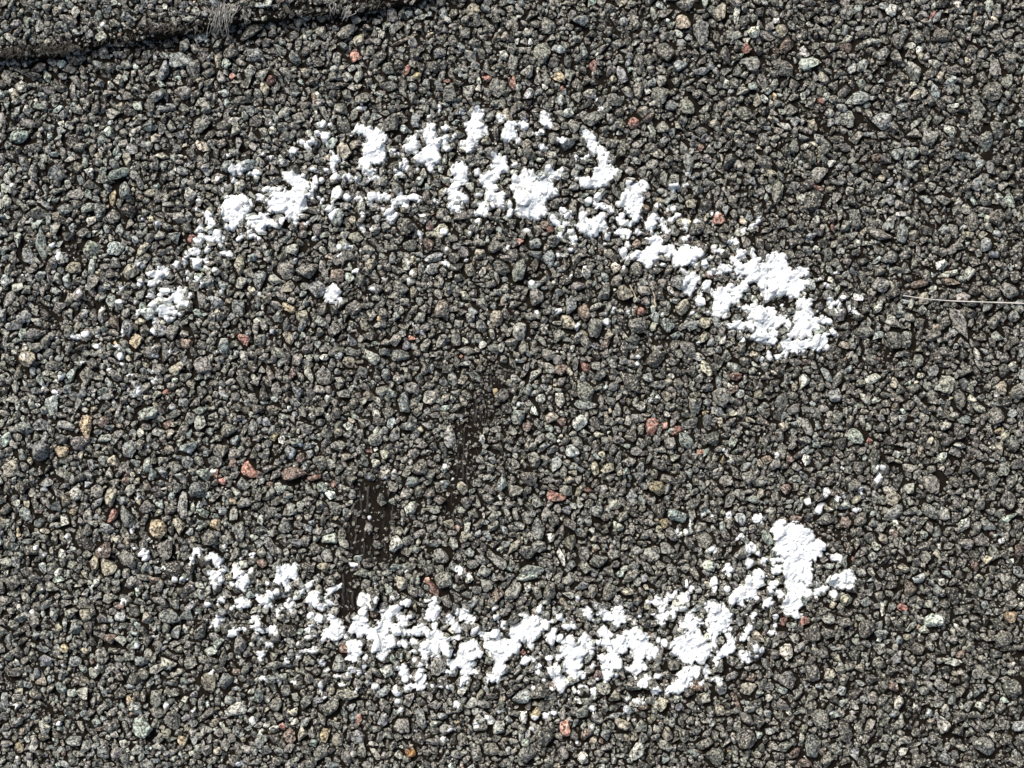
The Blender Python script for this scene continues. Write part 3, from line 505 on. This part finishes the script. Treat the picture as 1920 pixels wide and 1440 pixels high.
# a lower layer glimpsed in the gaps
for x, y, r, q, th, l in zip(rng.uniform(X0 + 30, X1 - 30, 9000), rng.uniform(Y0 + 30, Y1 - 30, 9000), rng.uniform(4.5, 8.5, 9000), rng.uniform(0.7, 1.4, 9000), rng.uniform(0, 180, 9000), rng.choice(list("dddnnnbs"), 9000)):
    if not bare_at(x, y) and not -3 < float(edge_y(x)) - y < 22:
        G.append((x, y, r * q, r / q, th, str(l), None))
print("granules", len(G), round(time.time() - T0, 1), "s")

# ------------------------------------------------------------------ setting and shingles
def sheet(name, x0, y0, x1, y1, step, zf, thick, mat, top_edge=None, parent=None):
    """a slab with an uneven top, in photograph pixels; below top_edge(x) it ends (the overlapping shingle)"""
    nx = int((x1 - x0) / step) + 1; ny = int((y1 - y0) / step) + 1
    u = np.linspace(0, 1, nx); w = np.linspace(0, 1, ny)
    xs = x0 + (x1 - x0) * u
    XX = np.repeat(xs[None, :], ny, 0)
    if top_edge is None:
        YY = y0 + (y1 - y0) * np.repeat(w[:, None], nx, 1)
    else:
        ye = top_edge(xs)
        YY = y0 + (ye[None, :] - y0) * np.repeat(w[:, None], nx, 1)
    Z = zf(XX, YY)
    wx, wy = px2w(XX, YY, Z)
    top = np.stack([wx, wy, Z], -1).reshape(-1, 3)
    bot = top.copy(); bot[:, 2] = Z.min() - thick if thick > 0 else bot[:, 2]
    bot[:, 2] = -thick if top_edge is None else UP_BOTTOM
    idx = np.arange(nx * ny).reshape(ny, nx)
    q = np.stack([idx[1:, :-1], idx[1:, 1:], idx[:-1, 1:], idx[:-1, :-1]], -1).reshape(-1, 4)
    n = nx * ny
    per = np.concatenate([idx[0, :], idx[1:, -1], idx[-1, -2::-1], idx[-2:0:-1, 0]])
    nxt = np.roll(per, -1)
    side = np.stack([per, nxt, nxt + n, per + n], -1)
    V = np.concatenate([top, bot]); F = np.concatenate([q, q[:, ::-1] + n, side])
    return mesh_from(name, V, F, mat)

UP_BOTTOM = 0.00012
def z_low(x, y):
    return 0.00005 * vnoise(x, y, 60, 11) + 0.00004 * vnoise(x, y, 14, 12)
def z_up(x, y):
    return UP + 0.00006 * vnoise(x, y, 50, 13) + 0.00005 * vnoise(x, y, 8, 14) - 0.0007 * np.exp(-np.maximum(edge_y(x) - y, 0) / 11.0)

deck = mesh_from("roof_deck", np.array([(-.5, -.5, -.0045), (.5, -.5, -.0045), (.5, .5, -.0045), (-.5, .5, -.0045)]), np.array([(0, 1, 2, 3)]), M_FELT)
link("roof_deck", deck, kind="structure", label="black roofing felt under the shingles")

low = link("roof_shingle", sheet("roof_shingle", X0 + 10, Y0 + 10, X1 - 10, Y1 - 10, 12, z_low, 0.0038, M_ASPH), category="roof shingle",
           label="dark grey granule covered roof shingle carrying the two white chalk arcs")
upp = link("roof_shingle", sheet("overlapping_shingle", X0 + 12, Y0 + 12, X1 - 12, 0, 4, z_up, 0.0014, M_ASPH, top_edge=edge_y), category="roof shingle",
           label="upper shingle overlapping at the top left corner, its torn lower edge showing fibre tufts")

# ------------------------------------------------------------------ granules: the largest in view as parts, the rest as one part of each shingle
def place(g, protos):
    """vertices of one granule in world space"""
    x, y, a, b, th, let, traced = g
    upper = y < edge_y(x) - 2
    c = min(a, b) * rng.uniform(0.55, 0.95)
    r = (a * b) ** 0.5
    zc = (c * (rng.uniform(0.15, 0.60) if traced is not None else rng.uniform(-0.85, -0.35)) + (0.0 if traced is None else 3.5 if r > 8 else (1.5 if r > 5 else 0.0))) * PX + (float(z_up(x, y)) if upper else 0.0)
    pv, pf = protos[rng.integers(len(protos))]
    v = pv * (a, b, c)
    ti = R(rng.normal(0, 17)); tj = R(rng.normal(0, 17)); tz = R(th)
    ci, si, cj, sj = math.cos(ti), math.sin(ti), math.cos(tj), math.sin(tj)
    rx = np.array([(1, 0, 0), (0, ci, -si), (0, si, ci)]); ry = np.array([(cj, 0, sj), (0, 1, 0), (-sj, 0, cj)])
    rz = np.array([(math.cos(tz), -math.sin(tz), 0), (math.sin(tz), math.cos(tz), 0), (0, 0, 1)])
    v = (v @ (rz @ ry @ rx).T) * PX
    wx, wy = px2w(x, y, zc + c * PX)
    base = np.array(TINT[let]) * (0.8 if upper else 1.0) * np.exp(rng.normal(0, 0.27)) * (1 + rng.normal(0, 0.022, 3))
    return v, pf, np.array((wx, wy, zc)), np.clip(base, 0.01, 0.6), upper

def in_view(g):
    return -8 < g[0] < 1928 and -8 < g[1] < 1448
score = np.array([(g[2] * g[3] * (3.0 if g[6] else 1.0) * (2.5 if g[5] in ("r", "f", "f2", "o", "s") and g[6] else 1.0)) if in_view(g) and g[6] is not None else 0 for g in G])
on_up = np.array([g[1] < float(edge_y(g[0])) - 2 for g in G])
big = set(np.argsort(-np.where(on_up, 0, score))[:295].tolist()) | set(np.argsort(-np.where(on_up, score, 0))[:150].tolist())
n_up = 0
acc = {False: [[], [], [], 0], True: [[], [], [], 0]}
ALLV, ALLF, off = [], [], 0
cnt = {False: 0, True: 0}
for i, g in enumerate(G):
    r = (g[2] * g[3]) ** 0.5
    own = i in big
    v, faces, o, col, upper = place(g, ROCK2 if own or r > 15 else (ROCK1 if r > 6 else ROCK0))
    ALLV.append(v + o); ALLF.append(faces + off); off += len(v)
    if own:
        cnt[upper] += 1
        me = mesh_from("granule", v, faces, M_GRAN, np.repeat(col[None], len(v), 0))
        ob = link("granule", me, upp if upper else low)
        ob.location = o
        if g[6] and g[5] in ("r", "s", "o", "f", "f2", "p"):
            ob["label"] = WORD[g[5]]
    else:
        A = acc[upper]
        A[0].append(v + o); A[1].append(faces + A[3]); A[2].append(np.repeat(col[None], len(v), 0)); A[3] += len(v)
for upper, par in ((False, low), (True, upp)):
    A = acc[upper]
    me = mesh_from("granule_cover", np.concatenate(A[0]), np.concatenate(A[1]), M_GRAN, np.concatenate(A[2]))
    link("granule_cover", me, par, kind="stuff")
print("granule meshes", cnt, "triangles", sum(len(f) for f in ALLF), round(time.time() - T0, 1), "s")

bvh = BVHTree.FromPolygons(np.concatenate(ALLV).tolist(), np.concatenate(ALLF).tolist(), all_triangles=True)
print("bvh", round(time.time() - T0, 1), "s")
DOWN = Vector((0, 0, -1))
def height(wx, wy):
    h = bvh.ray_cast(Vector((wx, wy, 0.01)), DOWN)[0]
    return h.z if h is not None else 0.0

# ------------------------------------------------------------------ fibres
def tube(pts, rad, sides=5):
    """a thin tapering tube through pts; returns vertices and quads"""
    pts = np.asarray(pts, float); n = len(pts)
    d = np.gradient(pts, axis=0); d /= np.linalg.norm(d, axis=1)[:, None] + 1e-12
    up = np.array((0, 0, 1.0)); s = np.cross(d, up); s /= np.linalg.norm(s, axis=1)[:, None] + 1e-9
    t = np.cross(s, d)
    rad = np.broadcast_to(rad, (n,))
    a = np.linspace(0, 2 * math.pi, sides, endpoint=False)
    V = pts[:, None, :] + rad[:, None, None] * (np.cos(a)[None, :, None] * s[:, None, :] + np.sin(a)[None, :, None] * t[:, None, :])
    i = np.arange(n - 1)[:, None]; j = np.arange(sides)[None, :]
    F = np.stack([i * sides + j, i * sides + (j + 1) % sides, (i + 1) * sides + (j + 1) % sides, (i + 1) * sides + j], -1).reshape(-1, 4)
    return V.reshape(-1, 3), F

def bundle(lines, rads):
    VV, FF, o = [], [], 0
    for p, r in zip(lines, rads):
        v, f = tube(p, r)
        VV.append(v); FF.append(f + o); o += len(v)
    return np.concatenate(VV), np.concatenate(FF)

# strands of the mat laid bare in the hollows, running down the photograph
lines, rads = [], []
for bx, by, rx, ry, e in BARE_AND_SHADE[:9]:
    for k in range(int(rx * 0.28)):
        x = bx + rng.uniform(-rx, rx) * 0.92
        hy = ry * math.sqrt(max(0.05, 1 - ((x - bx) / rx) ** 2))
        y0 = by + rng.uniform(-1, 0.3) * hy; L = rng.uniform(0.4, 1.2) * hy
        yy = np.linspace(y0, min(y0 + L, by + hy), 7)
        xx = x + np.cumsum(rng.normal(0, 0.9, 7)); z = PX * (rng.uniform(0.3, 2.6) * np.sin(np.linspace(0.1, 3.0, 7)) - 1.2)
        wx, wy = px2w(xx, yy, 0)
        lines.append(np.stack([wx, wy, z], -1)); rads.append((rng.uniform(0.6, 1.2) if k % 3 == 0 else rng.uniform(1.6, 3.6)) * PX)
v, f = bundle(lines, rads)
link("mat_strands", mesh_from("mat_strands", v, f, M_FIBRE, smooth=True), low, kind="stuff")

# frayed tufts at the torn edge of the overlapping shingle
def tuft(cx, cy, w, n, L, lean):
    lines, rads = [], []
    for k in range(n):
        x = cx + rng.normal(0, w * 0.4); y = cy + rng.uniform(-10, 6)
        l = L * rng.uniform(0.5, 1.15); a = lean + rng.normal(0, 0.16 if w < 40 else 0.55) - ((x - cx) * 0.010 if w < 40 else 0)
        t = np.linspace(0, 1, 12)
        xx = x + math.sin(a) * l * t + rng.normal(0, 2.5) * t * t + rng.normal(0, 2.0) * np.sin(t * rng.uniform(3, 8) + rng.uniform(0, 6)); yy = y + math.cos(a) * l * t
        z = UP + (rng.uniform(5, 10) * PX) + np.sin(t * 2.6) * rng.uniform(1, 6) * PX - t * t * rng.uniform(2, 14) * PX
        wx, wy = px2w(xx, yy, z)
        lines.append(np.stack([wx, wy, z], -1)); rads.append(np.linspace(1, 0.45, 12) * rng.uniform(0.45, 0.95) * PX)
    return bundle(lines, rads)
for cx, cy, w, n, L, lean, lab in ((420, 14, 32, 54, 52, -0.20, "pale frayed tuft of glass fibres"), (461, 26, 12, 16, 16, 0.0, None), (624, 6, 16, 16, 22, -0.1, None), (655, 16, 12, 12, 22, -0.5, None),
                                   (560, 24, 70, 40, 12, -0.9, None), (310, 52, 80, 90, 13, -0.3, None), (110, 90, 80, 110, 14, -0.4, None), (20, 98, 60, 80, 14, -0.4, None), (700, 8, 60, 40, 11, -0.5, None), (215, 74, 60, 34, 11, -0.2, None)):
    v, f = tuft(cx, cy, w, n, L, lean)
    link("fibre_tuft", mesh_from("fibre_tuft", v, f, M_TUFT if w < 40 else M_LIP, smooth=True), upp, label=lab)

# ------------------------------------------------------------------ chalk: a crumbly crust draped over the granule tops
CX0, CY0, CX1, CY1 = -10, 20, 1780, 1450
CS = 1.25
cw, ch = int((CX1 - CX0) / CS), int((CY1 - CY0) / CS)
SD = np.full((ch, cw), -99.0)
def paint(x0, y0, x1, y1, fn, hole=False):
    i0, i1 = max(int((x0 - CX0) / CS), 0), min(int((x1 - CX0) / CS) + 2, cw)
    j0, j1 = max(int((y0 - CY0) / CS), 0), min(int((y1 - CY0) / CS) + 2, ch)
    if i1 <= i0 or j1 <= j0:
        return
    yy, xx = np.mgrid[j0:j1, i0:i1]
    d = fn(CX0 + xx * CS, CY0 + yy * CS)
    w = SD[j0:j1, i0:i1]
    if hole:
        np.minimum(w, -d, out=w)
    else:
        np.maximum(w, d, out=w)

def poly_sd(P):
    P = np.array(P)
    def fn(x, y):
        best = np.full(x.shape, 1e9); ins = np.zeros(x.shape, bool)
        for k in range(len(P)):
            ax, ay = P[k]; bx, by = P[(k + 1) % len(P)]
            dx, dy = bx - ax, by - ay
            t = np.clip(((x - ax) * dx + (y - ay) * dy) / (dx * dx + dy * dy + 1e-9), 0, 1)
            best = np.minimum(best, np.hypot(x - ax - t * dx, y - ay - t * dy))
            if dy != 0:
                c = (ay > y) != (by > y)
                ins ^= c & (x < ax + (y - ay) * dx / dy)
        return np.where(ins, best, -best)
    return fn

holes = []
for t, s in CHALK.items():
    ox, oy = TILE[t]
    for it in s.split(";"):
        if not it:
            continue
        if it[0] == "P":
            P = [(ox + float(q.split(",")[0]) / 4, oy + float(q.split(",")[1]) / 4) for q in it[2:].split()]
            A = np.array(P)
            paint(A[:, 0].min() - 12, A[:, 1].min() - 12, A[:, 0].max() + 12, A[:, 1].max() + 12, poly_sd(P))
        else:
            hole = it[0] == "H"
            f = [float(q) for q in (it[2:] if hole else it).split(",")]
            x, y, a = ox + f[0] / 4, oy + f[1] / 4, f[2] / 4
            b = f[3] / 4 if len(f) > 3 else a
            th = R(f[4]) if len(f) > 4 else 0.0
            def fn(X, Y, x=x, y=y, a=a, b=b, th=th):
                u = (X - x) * math.cos(th) - (Y - y) * math.sin(th); w = (X - x) * math.sin(th) + (Y - y) * math.cos(th)
                q = np.hypot(u / a, w / b)
                return (1 - q) * min(a, b)
            m = max(a, b) + 10
            if hole:
                holes.append((x - m, y - m, x + m, y + m, fn))
            else:
                paint(x - m, y - m, x + m, y + m, fn)
for h in holes:
    paint(*h, hole=True)

jj, ii = np.nonzero(SD > -7)
PXX = CX0 + ii * CS; PYY = CY0 + jj * CS
sdv = SD[jj, ii]
wx, wy = px2w(PXX, PYY)
Hh = np.full((ch, cw), np.nan)
Hh[jj, ii] = [height(a, b) for a, b in zip(wx.tolist(), wy.tolist())]
print("chalk heights", len(ii), round(time.time() - T0, 1), "s")
Hp = np.where(np.isnan(Hh), 0.0003, Hh) / PX            # in pixels
def blur(a, k):
    p = np.pad(a, k, mode='edge')
    c = np.cumsum(np.cumsum(np.pad(p, ((1, 0), (1, 0))), 0), 1)
    n = 2 * k + 1
    return (c[n:, n:] - c[:-n, n:] - c[n:, :-n] + c[:-n, :-n]) / (n * n)
def maxf(a):
    m = a.copy()
    for dj, di in ((1, 0), (-1, 0), (0, 1), (0, -1), (1, 1), (-1, -1), (1, -1), (-1, 1)):
        np.maximum(m, np.roll(a, (dj, di), (0, 1)), out=m)
    return m
Hs = blur(maxf(maxf(maxf(Hp))), 5); Hb = blur(Hp, 11)
Hs = np.minimum(Hs, Hb + 3.5)
gx, gy = np.meshgrid(CX0 + np.arange(cw) * CS, CY0 + np.arange(ch) * CS)
# the crust is a heap of crumbs: each a few pixels across, thinning out past the traced outline
CR = np.full((ch, cw), -9.0)
pj, pi = np.nonzero(SD > -6)
sel = rng.random(len(pj)) < 0.075
pj, pi = pj[sel], pi[sel]
psd = SD[pj, pi]
size = SD
for _ in range(6):
    size = maxf(size)
psz = size[pj, pi]
ok = ((psz > 6.5) | (psd > 0.3)) & (rng.random(len(pj)) < np.clip((psd + 3.2) / 5.0, 0.03, 1.0) * np.clip(0.55 + (Hp - Hb)[pj, pi] * 0.10, 0.15, 1.0))
for j, i, d, z in zip(pj[ok].tolist(), pi[ok].tolist(), psd[ok].tolist(), psz[ok].tolist()):
    r = rng.uniform(1.7, 3.8) if d > -1.0 else rng.uniform(1.0, 2.2)
    r = min(r, max(1.0, z * 0.55))
    k = int(r / CS) + 3
    j0, j1, i0, i1 = max(j - k, 0), j + k + 1, max(i - k, 0), i + k + 1
    yy, xx = np.mgrid[j0:min(j1, ch), i0:min(i1, cw)]
    q = np.hypot((xx - i) * CS, (yy - j) * CS * rng.uniform(0.8, 1.25))
    w = CR[j0:j1, i0:i1]
    np.maximum(w, (r - q) * 1.15, out=w)
edge_n = 1.4 * vnoise(gx, gy, 8, 21) + 2.0 * vnoise(gx, gy, 3.6, 22)
wide = np.clip((SD + 4) / 9, 0, 1)                       # small dots keep their outline, large patches break up
hm = np.clip((Hp - Hb) * 0.31, -5.0, 1.6)
core = np.minimum(SD, 5.6) - 1.6 * wide + 1.2 - 2.6 * np.clip(vnoise(gx, gy, 6.5, 27) - 0.25, 0, 1) * wide + (0.3 + 0.7 * wide) * edge_n + hm * (0.25 + 0.75 * wide)
Fd = np.maximum(core, CR + hm * 0.55)
lump = 0.3 * vnoise(gx, gy, 6, 23) + 0.8 * vnoise(gx, gy, 2.6, 24)
mixk = np.clip(Fd / 3, 0, 1)
Zc = Hp * (1 - mixk) + np.maximum(Hs, Hp + 0.2) * mixk + np.clip(Fd * 0.8, -2.5, 1.1) + np.clip(Fd / 2, 0, 1) * (lump + np.clip(CR, 0, 3) * 0.18)
keep = (Fd > -1.8) & (SD > -6.5)

# connected pieces
lab = np.zeros((ch, cw), np.int32)
vis = (Fd > -0.1) & (SD > -6.5)
nl = 0
todo = np.argwhere(vis)
pieces = []
for j, i in todo.tolist():
    if lab[j, i]:
        continue
    nl += 1
    st = [(j, i)]; lab[j, i] = nl; cells = []
    while st:
        a, b = st.pop(); cells.append((a, b))
        for c, d in ((a + 1, b), (a - 1, b), (a, b + 1), (a, b - 1)):
            if 0 <= c < ch and 0 <= d < cw and vis[c, d] and not lab[c, d]:
                lab[c, d] = nl; st.append((c, d))
    pieces.append(np.array(cells))
print("chalk pieces", nl, round(time.time() - T0, 1), "s")

# grow each piece into its sunken rim
for _ in range(3):
    for dj, di in ((1, 0), (-1, 0), (0, 1), (0, -1)):
        sh = np.roll(lab, (dj, di), (0, 1))
        lab = np.where((lab == 0) & keep & (sh > 0), sh, lab)

L4 = np.stack([lab[:-1, :-1], lab[:-1, 1:], lab[1:, 1:], lab[1:, :-1]], -1)
qm = L4.max(-1)
okq = (L4 > 0).all(-1)
qj, qi = np.nonzero(okq)
ql = qm[qj, qi]
order = np.argsort(ql, kind='stable')
qj, qi, ql = qj[order], qi[order], ql[order]
start = np.searchsorted(ql, np.arange(1, nl + 2))

def chalk_mesh(labels, name):
    sel = np.concatenate([np.arange(start[l - 1], start[l]) for l in labels]) if len(labels) else np.array([], int)
    if len(sel) == 0:
        return None
    j, i = qj[sel], qi[sel]
    q = np.stack([(j + 1) * cw + i, (j + 1) * cw + i + 1, j * cw + i + 1, j * cw + i], -1)
    u, inv = np.unique(q, return_inverse=True)
    vj, vi = u // cw, u % cw
    z = Zc[vj, vi] * PX
    x, y = px2w(CX0 + vi * CS, CY0 + vj * CS)
    return mesh_from(name, np.stack([x, y, z], -1), inv.reshape(-1, 4), M_CHALK, smooth=True)

area = np.array([len(p) for p in pieces]) * CS * CS
cen = np.array([(CX0 + p[:, 1].mean() * CS, CY0 + p[:, 0].mean() * CS) for p in pieces])

LONE = [(622, 552, "flat white chalk flake lying alone beside a dark reddish granule below the upper arc"),
        (1577, 1090, "smooth thick white chalk flake standing out at the right of the lower arc"),
        (270, 1041, "round white chalk dot lying alone left of the lower arc"),
        (677, 201, "small white chalk crumb on a grey granule above the upper arc's left half"),
        (823, 201, "slim upright white chalk speck above the middle of the upper arc"),
        (1421, 974, "white chalk crumb with a pointed foot above the lower arc's right end"),
        (1538, 952, "slanting oblong white chalk crumb up right of the lower arc"),
        (1650, 885, "small forked white chalk crumb farthest out at the right, on a long grey granule"),
        (1607, 956, "small bean shaped white chalk crumb at the right of the lower arc's end"),
        (860, 1070, "upright white chalk crumb between the arcs, just above the lower one"),
        (660, 1060, "flat oblong white chalk crumb above a bare fibrous hollow"),
        (1272, 1000, "thin slanting white chalk splinter above the right half of the lower arc"),
        (1336, 1031, "oval white chalk crumb left of the lower arc's raised right end"),
        (1604, 584, "white chalk sliver beside the right end of the upper arc"),
        (142, 631, "oval white chalk speck farthest left, left of the upper arc's end")]
lone_of = {}
for x, y, l in LONE:
    d = np.hypot(cen[:, 0] - x, cen[:, 1] - y) - np.minimum(area, 300) * 0.02
    k = int(np.argmin(d))
    if d[k] < 14 and area[k] < 4000 and k not in lone_of:
        lone_of[k] = l
for k, l in lone_of.items():
    me = chalk_mesh([k + 1], "chalk_crumb")
    if me:
        link("chalk_crumb", me, category="chalk crumb", label=l)

def near_arc(c):
    x, y = c
    up = 200 < y < 700 and x > 250
    lo = 930 < y < 1350 and x > 300
    return "up" if up else ("lo" if lo else None)

arcs = {}
for key, x, y, l in (("up", 930, 420, "broken white chalk arc curving over the upper half of the shingle"), ("lo", 960, 1190, "broken white chalk arc curving up at both ends across the lower half")):
    wx_, wy_ = px2w(x, y)
    e = link("chalk_arc", None, category="chalk mark", label=l, group="chalk arcs drawn on the shingle")
    e.location = (float(wx_), float(wy_), 0.0)
    arcs[key] = e
bykey = {"up": [], "lo": [], None: []}
for k in range(nl):
    if k not in lone_of:
        bykey[near_arc(cen[k])].append(k)
dust_labels = []
for key in ("up", "lo"):
    ks = sorted(bykey[key], key=lambda k: -area[k])
    own = [k for k in ks if area[k] > 70][:290]
    rest = [k for k in ks if k not in set(own)]
    for k in own:
        me = chalk_mesh([k + 1], "chalk_patch")
        if me:
            me.transform(__import__("mathutils").Matrix.Translation(-arcs[key].location))
            link("chalk_patch", me, arcs[key])
    me = chalk_mesh([k + 1 for k in rest], "chalk_specks")
    if me:
        me.transform(__import__("mathutils").Matrix.Translation(-arcs[key].location))
        link("chalk_specks", me, arcs[key], kind="stuff")
    print(key, "patches", len(own), "specks", len(rest))

# fine chalk dust scattered round the arcs and over the left side
me1 = chalk_mesh([k + 1 for k in bykey[None]], "chalk_dust")
VV, FF, o = [], [], 0
def speck(x, y, r):
    global o
    wx_, wy_ = px2w(x, y)
    z = height(float(wx_), float(wy_))
    v = SPECK[rng.integers(len(SPECK))] * (r * rng.uniform(0.8, 1.4), r, r * 0.7) * PX + (wx_, wy_, z)
    VV.append(v); FF.append(F0 + o); o += len(v)
sj, si = np.nonzero(SD > -2)
for k in rng.choice(len(sj), 640):
    x = CX0 + si[k] * CS + rng.normal(0, 22); y = CY0 + sj[k] * CS + rng.normal(0, 20)
    speck(x, y, rng.uniform(0.8, 1.6) if k % 4 else rng.uniform(1.6, 2.4))
for _ in range(120):
    x = abs(rng.normal(0, 260)) + rng.uniform(-40, 60); y = rng.uniform(300, 1440)
    speck(x, y, rng.uniform(0.8, 1.7) if rng.random() < 0.88 else rng.uniform(1.8, 2.6))
for _ in range(90):
    speck(rng.uniform(0, 1920), rng.uniform(0, 1440), rng.uniform(0.8, 1.7))
me2 = mesh_from("chalk_dust", np.concatenate(VV), np.concatenate(FF), M_CHALK)
d1 = link("chalk_dust", me2, kind="stuff", category="chalk dust", label="fine white chalk dust scattered over the granules round the arcs")
if me1:
    link("dust_flecks", me1, d1, kind="stuff")

# ------------------------------------------------------------------ the hair and two bits of dry root
def strand(name, pts, r0, r1, mat, lift, **props):
    pts = np.array(pts, float)
    t = np.concatenate([[0], np.cumsum(np.hypot(*np.diff(pts, axis=0).T))]); u = np.linspace(0, t[-1], 60)
    x = np.interp(u, t, pts[:, 0]); y = np.interp(u, t, pts[:, 1])
    for _ in range(6):
        x[1:-1] = (x[:-2] + x[1:-1] * 2 + x[2:]) / 4; y[1:-1] = (y[:-2] + y[1:-1] * 2 + y[2:]) / 4
    wx_, wy_ = px2w(x, y)
    h = np.array([height(a, b) for a, b in zip(wx_.tolist(), wy_.tolist())])
    z = np.maximum(blur(h[None, :].repeat(25, 0), 6)[12], h) + lift * PX
    for _ in range(12):
        z[1:-1] = np.maximum((z[:-2] + z[1:-1] * 2 + z[2:]) / 4, h[1:-1] + 0.4 * PX)
    v, f = tube(np.stack([*px2w(x, y, z), z], -1), np.linspace(r0, r1, 60) * PX, 6)
    return link(name, mesh_from(name, v, f, mat, smooth=True), **props)
strand("hair", [(1688, 553), (1705, 556), (1740, 561), (1780, 564), (1815, 565.5), (1850, 566.5), (1920, 569), (2000, 574), (2090, 583)], 0.8, 1.8, M_HAIR, 1.6,
       category="hair", label="thin pale hair lying straight across the granules at the right edge")
strand("root_fibre", [(1181, 534), (1184, 541), (1189, 549), (1191, 556), (1194, 562), (1190, 567)], 1.5, 1.0, M_ROOT, 1.2, category="root fibre", label="tiny cream root fibre draped over a big granule right of centre")
strand("root_fibre", [(1226, 538), (1223, 545), (1228, 556), (1227, 565), (1230, 574), (1226, 577)], 1.2, 2.0, M_ROOT, 1.0, category="root fibre", label="crumbly cream root scrap with a thick lower end, right of the other root fibre")
strand("root_fibre", [(1608, 1002), (1615, 1018), (1612, 1036), (1609, 1050)], 0.9, 1.1, M_FIBRE, 1.0, category="root fibre", label="curved grey brown strand beside the upper end of the lower chalk arc")
print("done", round(time.time() - T0, 1), "s")
